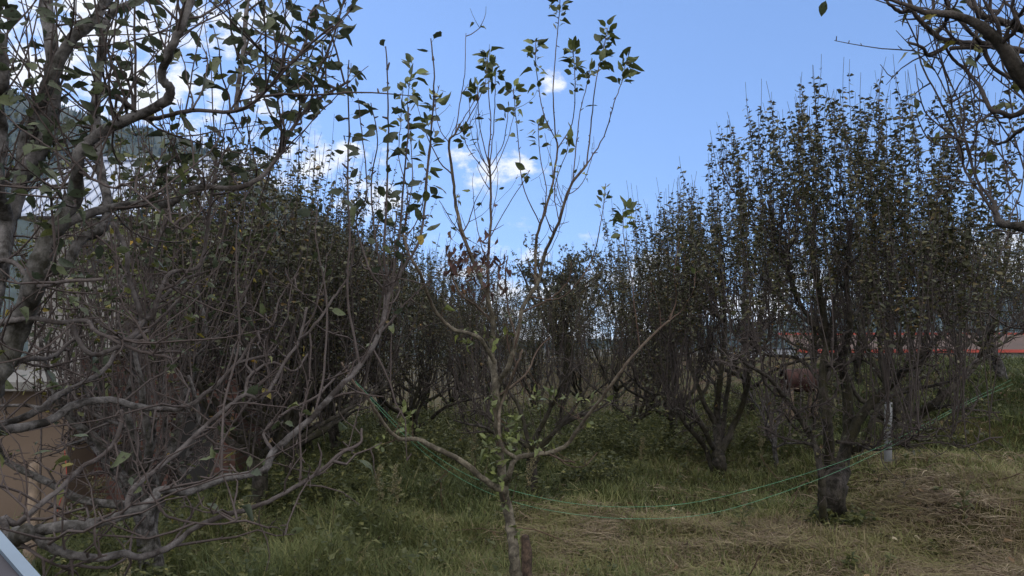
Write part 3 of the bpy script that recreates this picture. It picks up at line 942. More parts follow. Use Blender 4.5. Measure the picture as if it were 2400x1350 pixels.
T.tr([(50, 1305), (100, 1308), (145, 1328), (200, 1318), (250, 1300)], 11, 6, None, LD - .3, 6)
T.tr([(180, 1360), (250, 1330), (300, 1302), (310, 1250), (340, 1210)], 10, 6, None, LD, 6)
T.tr([(640, 1060), (620, 1010), (680, 960), (740, 930), (800, 870)], 11, 6, None, LD + .5, 6)
T.tr([(410, 1285), (440, 1220), (478, 1165)], 8, 4, None, LD, 5)
T.tr([(125, 1210), (130, 1160), (150, 1120), (240, 1110)], 9, 5, None, LD, 5)
T.tr([(700, 800), (740, 760), (780, 700), (820, 640), (830, 560)], 10, 5, None, LD + .6, 6, False)
T.tr([(560, 850), (600, 790), (640, 760), (655, 700), (700, 640)], 9, 5, None, LD + .5, 6, False)
# fork with the tall shoots left of the sky gap
T.tr([(905, 720), (905, 690), (870, 640), (855, 600)], 12, 6, None, LD + .2, 6, False)
spot = lambda rg: rg.beta(1.1, 3.2) * .9
kw = dict(size=0.056, rndf=spot)
V = T.up
V([(912, 690), (900, 600), (905, 480), (908, 380), (910, 250), (905, 108)], 10, 4, None, LD + .35, 22, .15, **kw)
V([(912, 690), (950, 620), (985, 560), (1000, 430), (1012, 300), (1018, 180), (1010, 90)], 11, 4, None, LD + .4, 20, .30, **kw)
V([(915, 680), (935, 560), (945, 440), (955, 330), (958, 250)], 9, 4, None, LD + .3, 20, .2, **kw)
V([(905, 700), (880, 560), (870, 430), (885, 330), (870, 240)], 7, 3, None, LD + .2, 14, .3, **kw)
V([(840, 860), (815, 700), (820, 560), (815, 420), (818, 300), (815, 200), (818, 140)], 9, 3.5, None, LD + .3, 16, .45, **kw)
V([(855, 600), (835, 520), (860, 450), (850, 330), (840, 230)], 6, 3, None, LD + .1, 14, .3, **kw)
V([(740, 970), (760, 860), (765, 700), (740, 560), (745, 470)], 9, 4, None, LD + .4, 9, .3, **kw)
V([(520, 1122), (525, 950), (560, 800), (552, 640), (560, 500), (600, 420)], 9, 4, None, LD + .5, 7, .4, **kw)
for (bx, by, tx, ty) in ((700, 275, 712, 60), (670, 350, 735, 150), (655, 360, 640, 180), (600, 420, 560, 230), (760, 225, 800, 30), (560, 440, 520, 300),
                         (600, 238, 610, 40), (640, 200, 660, -10), (700, 130, 770, -30), (540, 262, 500, 60), (540, 262, 545, 100), (450, 258, 470, 100), (450, 258, 420, 120),
                         (700, 275, 690, 90), (740, 235, 745, 60), (690, 300, 780, 240), (480, 438, 470, 300), (430, 450, 400, 330), (330, 478, 330, 330), (655, 360, 620, 110), (720, 260, 775, 120)):
    mx, my = (bx + tx) / 2 + rgL.normal() * 22, (by + ty) / 2 + rgL.normal() * 10
    V([(bx, by), ((bx + mx) / 2 + 6, (by + my) / 2 + 5), (mx, my), ((tx + mx) / 2 + 5, (ty + my) / 2), (tx, ty)], 7, 3, None, LD + rgL.uniform(-.4, .5), 15, .15, **kw)
# leafy twigs in the upper left corner
zcut = 1.65 + .42
for (pts, rad) in list(T.limbs):
    seg = np.linalg.norm(np.diff(pts, axis=0), axis=1)
    for i in range(len(pts) - 1):
        z = pts[i][2]
        if pts[i][0] < -2.0 and z < 1.2:
            continue
        hi = z > zcut
        for _ in range(rgL.poisson(seg[i] * (19 if hi else 6.5))):
            d = rgL.normal(size=3) * .7 + (0.1, 0, .8 if hi else .35)
            T.shoot(pts[i], d, rgL.uniform(.15, .75 if hi else .55), rgL.uniform(.0028, .0048), leafd=(12 if hi else 3.0) * rgL.uniform(.3, 1.4), t0=.15, size=.050,
                    wob=.10 if hi else .2, up=.05, sides=4, step=.06, child=.5, nubs=9, rndf=spot if hi else (lambda r: r.beta(1.3, 1.6)))
T.gnarl(5, (0.05, .25), .35, .05, .0045, leafd=.6, size=.06, tmin=.1)
rooted(T, rootL)
T.finish(rootL, M_BARK_GREY, M_LEAF_NEAR, TPL_N, .92, 1.3)

# ================================================================== overhanging limb at the top right
rgO = np.random.default_rng(17)
OD = 2.0
rootO = empty('pear_tree', (2.55, OD + .2, float(gz(2.55, OD))), 0, 'nearly bare pear tree whose crooked dark limbs hang in at the top right corner', 'tree')
O = Trace(rgO, .85)
O.tr([(3300, 2000), (3250, 1500), (3150, 1000), (3000, 620), (2700, 420)], 130, 80, OD + .2, OD, 10)
O.tr([(2700, 420), (2560, 330), (2440, 230), (2385, 165), (2345, 105), (2300, 62), (2235, 35), (2170, 30), (2135, 15), (2060, -8)], 60, 7, OD, OD + .1, 10)
O.tr([(2440, 240), (2375, 125), (2330, 108), (2280, 102), (2225, 96), (2190, 80), (2160, 50), (2140, 25), (2125, -20)], 22, 10, OD + .1, OD + .3, 9)
O.tr([(2480, 110), (2400, 70), (2340, 48), (2300, 35), (2262, -10)], 24, 16, OD + .2, OD + .3, 9)
O.tr([(2440, 130), (2390, 118), (2340, 108), (2290, 112), (2230, 112)], 18, 12, OD + .2, OD + .2, 8)
O.tr([(2700, 420), (2560, 520), (2440, 548), (2400, 532), (2352, 526), (2335, 508), (2330, 470)], 46, 12, OD, OD + .2, 9)
O.tr([(2335, 508), (2300, 455), (2262, 400), (2240, 310), (2205, 240), (2160, 150), (2150, 95), (2147, 62)], 9, 3, None, OD + .4, 6, False)
O.tr([(2325, 480), (2290, 420), (2268, 340), (2240, 270), (2205, 190), (2170, 130)], 8, 3, None, OD + .3, 6, False)
O.tr([(2310, 465), (2275, 380), (2262, 330), (2250, 250), (2222, 180), (2195, 110)], 6, 3, None, OD + .3, 6, False)
O.tr([(2420, 250), (2375, 272), (2350, 264), (2320, 255), (2300, 210), (2265, 165), (2235, 140), (2215, 110)], 18, 7, OD + .1, OD + .2, 7)
O.tr([(2430, 590), (2400, 540), (2380, 548), (2340, 540), (2310, 548)], 9, 4, OD + .2, OD + .3, 5)
O.tr([(2345, 105), (2340, 60), (2320, 20), (2325, -20)], 11, 8, None, OD, 7)
O.tr([(2300, 100), (2260, 60), (2225, 20), (2210, -20)], 12, 8, None, OD + .2, 7)
O.tr([(2345, 110), (2370, 60), (2400, 20), (2420, -20)], 12, 10, None, OD - .1, 7)
O.tr([(2230, 96), (2215, 50), (2240, 10), (2245, -20)], 8, 5, None, OD + .1, 6)
for ln in ([(2345, 105), (2385, 60), (2372, 20), (2380, -30)], [(2330, 100), (2295, 70), (2290, 30), (2275, -30)], [(2300, 105), (2330, 160), (2400, 195), (2430, 190)],
           [(2280, 100), (2300, 60), (2340, 30), (2360, -20)], [(2190, 80), (2215, 55), (2225, 20), (2215, -20)], [(2160, 50), (2185, 20), (2190, -20)], [(2230, 96), (2180, 130), (2160, 110), (2130, 100)],
           [(2440, 330), (2400, 300), (2360, 330), (2330, 340)], [(2140, 25), (2110, 28), (2085, 10), (2070, -10)], [(2385, 165), (2420, 120), (2410, 60), (2440, 0)]):
    O.tr(ln, 14, 7, None, OD + rgO.uniform(-.1, .35), 6)
for (pts, rad) in list(O.limbs):
    for i in range(len(pts) - 1):
        if pts[i][2] > 2.15 and rgO.uniform() < .09:
            O.shoot(pts[i], (rgO.normal() * .5 - .1, rgO.normal() * .4, rgO.uniform(.2, 1)), rgO.uniform(.12, .5), rgO.uniform(.002, .0035), 2.0, .3, .045, .09, .03, 4, step=.05, child=.5, nubs=12, rndf=lambda r: r.uniform(.3, .9))
OU = O.up
for q in ([(2330, 500), (2390, 430), (2420, 380)], [(2310, 260), (2370, 330), (2400, 370)], [(2200, 330), (2270, 290), (2320, 265)], [(2375, 270), (2365, 200), (2375, 150)],
          [(2262, 400), (2290, 300), (2296, 200), (2282, 125)], [(2400, 440), (2320, 320), (2290, 240)], [(2380, 460), (2350, 360), (2340, 280)], [(2420, 240), (2330, 180), (2265, 120)],
          [(2360, 510), (2395, 440), (2400, 330)], [(2290, 430), (2200, 420), (2120, 440)], [(2330, 460), (2310, 380), (2330, 300)], [(2250, 370), (2235, 330), (2250, 280)], [(2420, 420), (2380, 330), (2350, 230)],
          [(2235, 320), (2175, 270), (2155, 220), (2145, 150)], [(2255, 350), (2180, 330), (2150, 270), (2143, 215)], [(2290, 430), (2240, 440), (2190, 460), (2130, 490)]):
    OU(q, 5, 2.4, None, OD + .4, 2.2, .1, size=.05, nubs=14, rndf=lambda r: r.uniform(.2, .8))
O.gnarl(5, (0.05, .22), .22, .05, .0035, leafd=1.2, size=.045, rndf=lambda r: r.uniform(.3, .9))
rooted(O, rootO)
O.finish(rootO, M_BARK_DARK, M_LEAF_NEAR, TPL_N, .95, 1.2, merge=True)


# ================================================================== orchard rows
def copy_tree(o):
    c = o.copy(); COL.objects.link(c)
    for ch in list(o.children):
        k = ch.copy(); COL.objects.link(k); k.parent = c
    return c


def place(o, x, y, rz, s=1.0, label=None, group=None):
    o.location = (x, y, float(gz(x, y)) - 0.02); o.rotation_euler = (0, 0, rz); o.scale = (s, s, s)
    if label: o['label'] = label
    if group: o['group'] = group
    o['category'] = 'tree'
    return o


def X(px, y):
    return (px - 1200) / FPX * y


mid = lambda rg: rg.beta(1.5, 2.0)
def traced_tree(seed, px, d, label, lines, H, S, shoots, leafd, size, bark, cpx=None, gn=9, t0=.35, taper=.2, low=.35, shoot_r=.0036, sub=4, stems=()):
    rg = np.random.default_rng(seed)
    x = X(px, d); zb = float(gz(x, d))
    root = empty('pear_tree', (x, d, zb), 0, label, 'tree')
    B = Trace(rg, .60)
    for k, ln in enumerate(lines):
        pts, w0, w1, d0, d1 = ln
        B.tr(pts, w0, w1, d0, d1, 11 if w0 > 40 else 8, knob=.06 if w0 > 40 else .04)
    scaf = [(p, r) for (p, r) in B.limbs[1:]]
    for (p, r) in list(scaf):
        for _ in range(rg.poisson(sub)):
            j = rg.integers(int(len(p) * .25), len(p) - 1)
            d2 = nrm(p[j + 1] - p[j]) + nrm(rg.normal(size=3)) * .9; d2[2] = abs(d2[2]) * .7 + .1
            q = wander(p[j], d2, S * rg.uniform(.25, .75), 9, .26, .05, rg)
            rq = np.linspace(min(r[j] * .6, .022), .006, len(q))
            B.limb(q, rq, 6, .04, trunk=False); scaf.append((q, rq))
    cx = X(cpx or px, d)
    fill_crown(B, scaf, (cx, d, zb), H, S, shoots, leafd, size, t0, taper, 0, mid, low, shoot_r, False, .45, .2)
    B.gnarl(gn, limbs=scaf, leafd=2.5, size=size, rndf=mid, r=.005)
    rooted(B, root)
    B.finish(root, bark, M_LEAF_FAR, TPL_F + TPL_N[:1], 1.1, 0.8)
    return root


traced_tree(101, 1948, 6.2, 'large dense pear tree with thick mossy forked trunk, tallest at right', [
    ([(1952, 1290), (1950, 1220), (1953, 1150), (1960, 1090)], 108, 92, 6.2, 6.2),
    ([(1932, 1250), (1928, 1180), (1925, 1120), (1915, 1060), (1890, 1005), (1850, 945), (1800, 885), (1745, 850), (1700, 800)], 36, 10, 6.02, 5.6),
    ([(1945, 1110), (1940, 1000), (1928, 900), (1936, 800), (1925, 700), (1905, 600), (1915, 480)], 46, 14, 6.15, 6.0),
    ([(1972, 1100), (1990, 1010), (1986, 920), (1975, 850), (1992, 750), (1984, 650), (1996, 520)], 54, 14, 6.25, 6.4),
    ([(1985, 1040), (2028, 960), (2080, 912), (2130, 858), (2190, 800), (2250, 750), (2292, 690)], 42, 10, 6.2, 5.8),
    ([(1995, 1060), (2030, 1040), (2044, 985), (2078, 932), (2150, 912), (2240, 888), (2290, 840)], 28, 8, 6.3, 6.2),
    ([(1960, 1035), (2010, 1042), (2050, 1056), (2100, 1040), (2165, 1015)], 14, 5, 6.1, 5.6),
    ([(2080, 912), (2060, 800), (2085, 700), (2095, 560)], 20, 9, None, 6.8),
    ([(1936, 800), (1880, 720), (1850, 640), (1822, 560), (1800, 470)], 20, 9, None, 6.1),
    ([(1928, 900), (1870, 840), (1790, 830), (1725, 790), (1700, 700)], 16, 7, None, 6.7),
    ([(2130, 858), (2142, 780), (2162, 700), (2172, 590)], 18, 8, None, 6.0),
    ([(1986, 920), (1960, 820), (1900, 760), (1850, 720), (1790, 650)], 22, 9, None, 7.1),
    ([(1992, 750), (2040, 690), (2050, 600), (2070, 480)], 18, 8, None, 6.9),
    ([(1905, 1020), (1860, 1000), (1838, 970), (1820, 960)], 13, 6, None, 5.7),
], H=3.97, S=1.15, shoots=200, leafd=37, size=.046, bark=M_BARK_DARK, cpx=1985, gn=22, t0=.30, taper=.22, low=.35, shoot_r=.0034, sub=4)
traced_tree(103, 2103, 8.4, 'dark thick-limbed pear tree standing right beside the grey concrete post', [
    ([(2102, 1190), (2101, 1130), (2100, 1080), (2105, 1040), (2108, 1000)], 58, 56, 8.4, 8.4),
    ([(2105, 1012), (2075, 985), (2052, 955), (2010, 930), (1985, 880)], 34, 12, 8.4, 8.0),
    ([(2112, 1005), (2150, 975), (2195, 942), (2240, 900), (2290, 850), (2330, 760)], 46, 12, 8.4, 8.1),
    ([(2108, 1000), (2096, 930), (2082, 850), (2088, 720), (2080, 600)], 46, 12, 8.4, 8.6),
    ([(2112, 1000), (2140, 900), (2170, 800), (2190, 680)], 36, 10, 8.45, 9.0),
    ([(2096, 930), (2040, 840), (2010, 720), (2020, 620)], 24, 9, None, 8.8),
], H=2.95, S=1.25, shoots=135, leafd=26, size=.046, bark=M_BARK_DARK, cpx=2130, gn=9, taper=.2, low=.4)
traced_tree(104, 1685, 8.6, 'dark vase-shaped pear tree with low forking limbs, just left of the tallest tree', [
    ([(1687, 1215), (1686, 1150), (1686, 1090), (1684, 1060)], 52, 48, 8.6, 8.6),
    ([(1680, 1065), (1652, 1010), (1622, 962), (1560, 932), (1500, 905), (1480, 850)], 24, 8, 8.6, 8.0),
    ([(1684, 1062), (1680, 980), (1686, 900), (1700, 780), (1690, 640)], 38, 12, 8.6, 8.8),
    ([(1690, 1060), (1722, 990), (1746, 930), (1756, 860), (1742, 760), (1750, 620)], 30, 11, 8.6, 8.3),
    ([(1672, 1105), (1650, 1045), (1600, 985), (1575, 900), (1580, 780)], 24, 9, 8.5, 8.2),
    ([(1682, 1000), (1640, 920), (1610, 820), (1600, 700)], 24, 9, None, 9.1),
    ([(1684, 1060), (1700, 960), (1720, 850), (1800, 760)], 26, 9, 8.65, 9.3),
], H=3.65, S=1.35, shoots=160, leafd=34, size=.045, bark=M_BARK_DARK, cpx=1690, gn=14, taper=.20, low=.35)
# left cluster
rl1 = empty('pear_tree'); orchard_tree(105, H=3.15, S=1.5, h0=.6, r0=.075, nsc=8, shoots=120, leafd=9, size=.06, shoot_r=.0042, bark=M_BARK_GREY, leafm=M_LEAF_NEAR, name_root=rl1, gn=18, t0=.3, taper=.2, rndf=lambda r: r.beta(1.6, 1.8), low=.5)
place(rl1, X(385, 4.9), 4.9, 2.5, 1.0, 'twiggy pear tree standing directly before the brick wall, left of the lower long limbs')
rl2 = empty('pear_tree'); orchard_tree(106, H=3.6, S=1.4, h0=.6, r0=.075, nsc=8, shoots=130, leafd=20, size=.055, shoot_r=.0042, bark=M_BARK_DARK, name_root=rl2, gn=12, t0=.35, taper=.2, rndf=mid, low=.4)
place(rl2, X(610, 6.6), 6.6, .4, 1.0, 'mid-sized pear tree at the right end of the brick wall')

# shared far variants
protos = []
for k, sd in enumerate((201, 202, 203, 204)):
    r_ = empty('pear_tree')
    orchard_tree(sd, H=3.7, S=1.5, h0=.6, r0=.075, nsc=7, shoots=115, leafd=34, size=.044, far=True, bark=M_BARK_DARK, name_root=r_, gn=6, t0=.12, taper=.26, rndf=mid, low=.5, shoot_r=.0034)
    protos.append(r_)
rb = empty('pear_tree'); orchard_tree(210, shoot_r=.0035, H=3.5, S=1.25, h0=.7, r0=.075, nsc=6, shoots=80, leafd=2.5, size=.05, bark=M_BARK_DARK, name_root=rb, gn=14, t0=.5, taper=.3, rndf=mid, low=.5)
place(rb, X(1245, 7.4), 7.4, 0.3, .76, 'almost leafless grey tree close behind the slender apple tree')

G_ROW = 'orchard trees in the far rows'
spots = [  # px, distance, variant, scale, label
    (800, 9.0, 0, .93, 'leafy orchard tree whose dark trunk stands in the deep grass left of the centre'),
    (735, 9.6, 1, .95, 'orchard tree just left of the dark trunk in the deep grass'),
    (560, 9.4, 2, 1.16, 'tall orchard tree whose crown shows just above the brick wall'),
    (330, 10.5, 3, 1.2, 'orchard tree rising in front of the blue metal roof'),
    (700, 7.7, 3, 1.10, 'dense orchard tree with the highest top left of the sky gap'),
    (985, 10.4, 1, .82, 'low orchard tree with dark trunk left of the slender apple tree'),
    (1475, 10.6, 2, .78, 'thin-limbed orchard tree behind the right limb of the slender apple tree'),
    (1570, 11.0, 3, .98, 'orchard tree with two dark stems behind the bushy weeds'),
    (1080, 13.0, 0, .92, 'orchard tree with rounded top behind the slender apple tree, left side'),
    (900, 12.2, 2, .98, 'orchard tree below the foot of the mountain ridge'),
    (1245, 13.5, 0, .74, 'low orchard tree filling the gap straight behind the slender apple tree'),
    (1150, 15.5, 3, .88, 'orchard tree in the back left of the gap behind the slender apple tree'),
    (1370, 17.5, 2, .95, 'orchard tree at the back right of the gap beside the round-topped tree'),
    (2010, 11.6, 0, .72, 'low orchard tree between the thick mossy trunk and the white building'),
    (2310, 14.0, 3, .80, 'orchard tree in front of the right end of the white building'),
    (1760, 11.8, 1, .98, 'orchard tree seen between the vase-shaped tree and the tallest tree'),
    (2350, 10.4, -1, .9, 'small leaning orchard tree with bare trunk on the grassy bank at the right edge'),
    (2240, 12.0, 2, .85, 'orchard tree on the bank left of the small leaning tree'),
    (2500, 9.0, 1, .80, 'orchard tree cut off by the right edge of the view'),
    (1440, 15.0, 1, 1.02, 'tall narrow orchard tree right of the round-topped tree'),
    (1000, 15.5, 3, 1.02, 'back row orchard tree at the right foot of the ridge'),
    (1900, 14.6, 3, .90, 'orchard tree in front of the white building with red trim'),
    (2110, 14.8, 0, .80, 'orchard tree hiding the red roof edge of the white building'),
    (500, 13.0, 1, 1.15, 'back row orchard tree showing above the brick wall'),
    (760, 13.2, 0, 1.1, 'back row orchard tree deep in the left rows'),
    (1520, 18.0, 2, 1.05, 'far back orchard tree, crown speckled with bright sky'),
    (1180, 19.5, 1, .88, 'far low orchard tree seen through the bare twigs'),
    (1060, 20.0, 2, 1.0, 'far orchard tree at the left of the bright gap'),
]
used = [False] * 4
for (px, y, v, s, lab) in spots:
    if v == -1:
        o = empty('pear_tree')
        orchard_tree(301, H=2.6, S=1.3, h0=.85, r0=.07, nsc=5, shoots=70, leafd=12, size=.06, bark=M_BARK_GREY, name_root=o, gn=10, lean=(-.25, 0), rndf=mid)
        s = 1.0
    elif not used[v]:
        o = protos[v]; used[v] = True
    else:
        o = copy_tree(protos[v])
    place(o, X(px, y), y, R.uniform(0, 6.28), s, lab, G_ROW)

# round topped tree with hanging foliage far behind the centre
rr_ = empty('willowy_tree')
rgW = np.random.default_rng(55)
W = TreeB(rgW)
W.limb(wander((0, 0, -.2), (0, 0, 1), 2.2, 8, .06, .1, rgW), np.linspace(.16, .11, 9), 8, .05)
for i in range(11):
    a = i * 2.4
    p = wander((0, 0, rgW.uniform(1.4, 2.0)), (math.cos(a) * .6, math.sin(a) * .6, 1), rgW.uniform(1.6, 2.4), 9, .14, .02, rgW)
    W.limb(p, np.linspace(.06, .015, len(p)), 5, .04)
    for _ in range(26):
        b = p[rgW.integers(3, len(p))]
        W.shoot(b, rgW.normal(size=3) + (0, 0, .35), rgW.uniform(.5, 1.0), .006, 30, .1, .085, .16, -.07, 3, step=.16, rndf=lambda r: r.beta(1.2, 3))
W.finish(rr_, M_BARK_DARK, M_LEAF_FAR, TPL_F, 1.0, .8)
place(rr_, X(1305, 16.5), 16.5, 0, 1.0, 'dark round-topped tree with drooping foliage behind the slender apple tree')

# thin saplings
rs = empty('sapling'); orchard_tree(401, H=1.9, S=.7, h0=.45, r0=.028, nsc=4, shoots=18, leafd=3, size=.05, bark=M_BARK_GREY, name_root=rs, gn=10, lean=(.2, 0), rndf=mid)
place(rs, X(1812, 8.5), 8.5, 1, 1.0, 'small pale sapling with a forked stem left of the thick mossy trunk')

# ================================================================== buildings
def wall_material(name, col, kind='plaster'):
    m, t, b = mat(name)
    if kind == 'brick':
        c = t.nodes.new('ShaderNodeTexCoord')
        mp_ = t.nodes.new('ShaderNodeMapping'); mp_.inputs['Rotation'].default_value = (math.radians(90), 0, 0)
        br = t.nodes.new('ShaderNodeTexBrick')
        br.inputs['Scale'].default_value = 1.0
        br.inputs['Brick Width'].default_value = .23; br.inputs['Row Height'].default_value = .075; br.inputs['Mortar Size'].default_value = .008
        br.inputs['Color1'].default_value = (*col, 1); br.inputs['Color2'].default_value = (*[x * .6 for x in col], 1); br.inputs['Mortar'].default_value = (.09, .085, .08, 1)
        t.links.new(c.outputs['Object'], mp_.inputs['Vector']); t.links.new(mp_.outputs[0], br.inputs['Vector'])
        n = nz_node(t, 3, 6, .7)
        cc = mixc(t, .8, br.outputs['Color'], ramp(t, n.outputs['Fac'], [(.3, (.35,) * 3), (.7, (1.2,) * 3)]).outputs[0], 'MULTIPLY')
        t.links.new(cc, b.inputs['Base Color']); bump(t, b, br.outputs['Fac'], -.6, .01)
    else:
        n = nz_node(t, 1.6, 6, .65); n2 = nz_node(t, 60, 3)
        c = ramp(t, n.outputs['Fac'], [(.3, tuple(x * .8 for x in col)), (.65, col)]).outputs[0]
        t.links.new(c, b.inputs['Base Color']); bump(t, b, n2.outputs['Fac'], .3, .004)
    b.inputs['Roughness'].default_value = .92
    return m


M_TAN = wall_material('tan_plaster', (.120, .088, .068))
M_BRICK = wall_material('dark_brick', (.11, .050, .042), 'brick')
M_WHITEWALL = wall_material('white_plaster', (.42, .44, .48))
M_PVC = simple('white_plastic', (.7, .72, .75), .4, 0, 5, .05)
M_SLAB = simple('grey_concrete', (.13, .13, .13), .9, 0, 8, .25, .5, 60)
M_ROOFBLUE = simple('blue_grey_sheet_metal', (.26, .31, .43), .35, .5, 2, .12)
M_RED = simple('red_paint', (.26, .03, .02), .5, 0, 6, .15)
M_DARKRED = simple('rusty_red_metal', (.035, .010, .009), .7, .2, 14, .5, .3)
M_ROOFRED = simple('dull_red_roofing', (.040, .022, .019), .8, 0, 4, .3)
M_WOOD = simple('weathered_wood', (.17, .13, .10), .85, 0, 14, .4, .5, 50)
M_DARK = simple('dark_opening', (.02, .02, .022), .9)
M_ALU = simple('pale_aluminium', (.14, .19, .26), .45, .5, 9, .1)
M_PANEL = simple('dusty_dark_sheet', (.028, .028, .040), .85, 0, 7, .6, .2, 30)
M_WIRE = simple('green_cord', (.08, .24, .15), .7)
M_REDCORD = simple('red_cord', (.30, .04, .03), .6)

# low tan house at the left
hx, hy = X(172, 7.6), 7.6
hz = float(gz(hx - 1, hy)) - .25
house = empty('plastered_house', (hx, hy, hz), 0, 'low tan plastered house at the lower left edge with white conduit', 'house')
A = Acc(); A.box((-4.5, 0, 0), (0, .22, 1.95)); A.box((-.2, .223, 0), (-.002, 2.4, 1.95)); A.build('wall', M_TAN, house, False)
A = Acc(); A.box((-4.6, -.28, 1.95), (.12, 2.5, 2.04)); rf = A.build('roof', M_SLAB, house, False)
A = Acc(); A.tube([(-.80, -.02, 1.62), (-.90, -.02, .70)], .014, 8)
cd = A.build('conduit', M_PVC, house)
A = Acc(); A.box((-.98, -.035, .60), (-.86, -.003, .69)); A.build('junction_box', M_PVC, house, False)
A = Acc(); A.box((-3.2, -.012, 1.2), (-1.5, -.003, 1.7)); A.build('window', M_DARK, house, False)

# brick wall / shed beside it
bx_, by_ = X(172, 8.0), 8.0
brick = empty('brick_shed', (bx_ + .04, by_ + .1, hz), 0, 'dark red brick shed wall between the tan house and the orchard', 'shed')
A = Acc()
wy = X(590, 8.6) - bx_
A.box((0, 0, 0), (1.05, .22, 2.3)); A.box((1.55, 0, 0), (wy, .22, 2.3)); A.box((1.052, .002, 1.75), (1.548, .218, 2.298)); A.box((wy - .22, .223, 0), (wy, 3.0, 2.3))
A.build('wall', M_BRICK, brick, False)
A = Acc(); A.box((1.052, .12, 0), (1.548, .15, 1.748)); A.build('door', M_DARK, brick, False)
A = Acc(); A.box((-.1, -.25, 2.3), (wy + .2, 3.2, 2.38)); A.build('roof', M_SLAB, brick, False)

# pale house with the blue metal roof farther back
px0, px1, dd = 50, 430, 17.0
rx0, rx1 = X(px0, dd), X(px1, dd)
rh = empty('metal_roofed_house', (rx0, dd, -2.0), 0, 'pale house with ribbed blue-grey metal roof behind the left trees', 'house')
zr0 = 1.65 + (790 - 500) / FPX * dd + 2.0; zr1 = 1.65 + (790 - 372) / FPX * (dd + 2.4) + 2.0
W_ = rx1 - rx0
A = Acc(); A.box((0, .3, 0), (W_, 4.6, zr0 - .05)); A.build('wall', wall_material('grey_plaster', (.17, .165, .17)), rh, False)
A = Acc()
A.add([(-.4, -.1, zr0), (W_ + .3, -.1, zr0), (W_ + .3, 2.4, zr1), (-.4, 2.4, zr1), (-.4, 5.0, zr0), (W_ + .3, 5.0, zr0),
       (-.4, -.1, zr0 - .06), (W_ + .3, -.1, zr0 - .06), (W_ + .3, 5.0, zr0 - .06), (-.4, 5.0, zr0 - .06)], [(1, 5, 2), (0, 3, 4)], [(0, 1, 2, 3), (3, 2, 5, 4), (6, 7, 1, 0), (9, 8, 7, 6)], 0)
nrib = 16
for i in range(nrib + 1):
    x = -.4 + (W_ + .7) * i / nrib
    A.tube([(x, -.11, zr0 + .02), (x, 2.4, zr1 + .02), (x, 5.0, zr0 + .02)], .03, 4)
A.tube([(-.42, 2.4, zr1 + .05), (W_ + .32, 2.4, zr1 + .05)], .07, 6)
A.build('roof', M_ROOFBLUE, rh, False)
for i in range(3):
    A = Acc(); A.box((1 + i * 1.6, .285, zr0 - 1.6), (1.9 + i * 1.6, .297, zr0 - .6)); A.build('window', M_DARK, rh, False)

# white building with red trim at the right
wd = 24.0
wx0, wx1 = X(1880, wd), X(2480, wd)
wb = empty('white_building', (wx0, wd, -1.95), 0, 'long white building with red trim bands behind the right trees', 'building')
WW = wx1 - wx0
zz = lambda py: 1.65 + (790 - py) / FPX * wd + 1.6
A = Acc(); A.box((0, 0, 0), (WW, 6, zz(798))); A.build('wall', M_WHITEWALL, wb, False)
A = Acc(); A.add([(-.4, -.5, zz(796)), (WW + .4, -.5, zz(796)), (WW + .4, 1.2, zz(758)), (-.4, 1.2, zz(758)), (WW + .4, 6.4, zz(760)), (-.4, 6.4, zz(760))], None, [(0, 1, 2, 3), (3, 2, 4, 5)], 0); A.build('roof', M_ROOFRED, wb, False)
for py, ph, yo in ((801, 7, -.54), (761, 6, 1.12)):
    A = Acc(); A.box((-.4, yo, zz(py)), (WW + .4, yo + .035, zz(py - ph))); A.build('fascia', M_RED, wb, False)
A = Acc(); A.box((0, -1.3, zz(896)), (WW, -1.25, zz(884)))
for i in range(26):
    A.box((WW * i / 26, -1.302, zz(940)), (WW * i / 26 + .05, -1.248, zz(896)))
A.build('railing', M_RED, wb, False)
for i in range(9):
    x = .8 + i * WW / 9
    A = Acc(); A.box((x, -.012, zz(870)), (x + .5, -.002, zz(825))); A.build('window', M_DARK, wb, False)
A = Acc(); A.box((0, -1.24, zz(960)), (WW, -.003, zz(898))); A.build('plinth', M_SLAB, wb, False)

# rusty red tank among the trees
tx, ty = X(1872, 10.6), 10.6
A = Acc(); A.tube([(-.20, 0, .02), (-.2, 0, .55)], .001, 3)
A = Acc()
tb = empty('rusty_drum', (tx, ty, float(gz(tx, ty)) + .42), 0, 'rusty dark red metal drum between the sapling and the mossy trunk', 'drum')
A.tube([(-.26, 0, .17), (-.25, 0, .17), (-.25, 0, .17), (-.08, 0, .17), (-.07, 0, .17), (.09, 0, .17), (.1, 0, .17), (.26, 0, .17)], [.15, .17, .165, .165, .175, .175, .165, .17], 20)
A.build('drum_body', M_DARKRED, tb, True)
A = Acc(); A.box((-.2, -.13, -.44), (-.16, -.09, .05)); A.box((.16, -.13, -.44), (.2, -.09, .05)); A.box((-.2, .09, -.44), (-.16, .13, .05)); A.box((.16, .09, -.44), (.2, .13, .05)); A.box((-.24, -.128, .051), (.24, .128, .07))
A.build('stand', M_WOOD, tb, False)

# grey concrete post beside the dark tree
cx_, cy_ = X(2068, 7.4), 7.4
A = Acc()
zc = float(gz(cx_, cy_))
A.tube([(0, 0, -.1), (.01, 0, .3), (.02, 0, .45), (.03, 0, .66)], [.038, .037, .036, .036], 14)
o = A.build('concrete_post', simple('pale_post_concrete', (.125, .135, .15), .8, 0, 6, .12, .3, 80)); o.location = (cx_, cy_, zc)
tag(o, 'smooth pale grey round post standing beside the dark tree on the right', 'post')

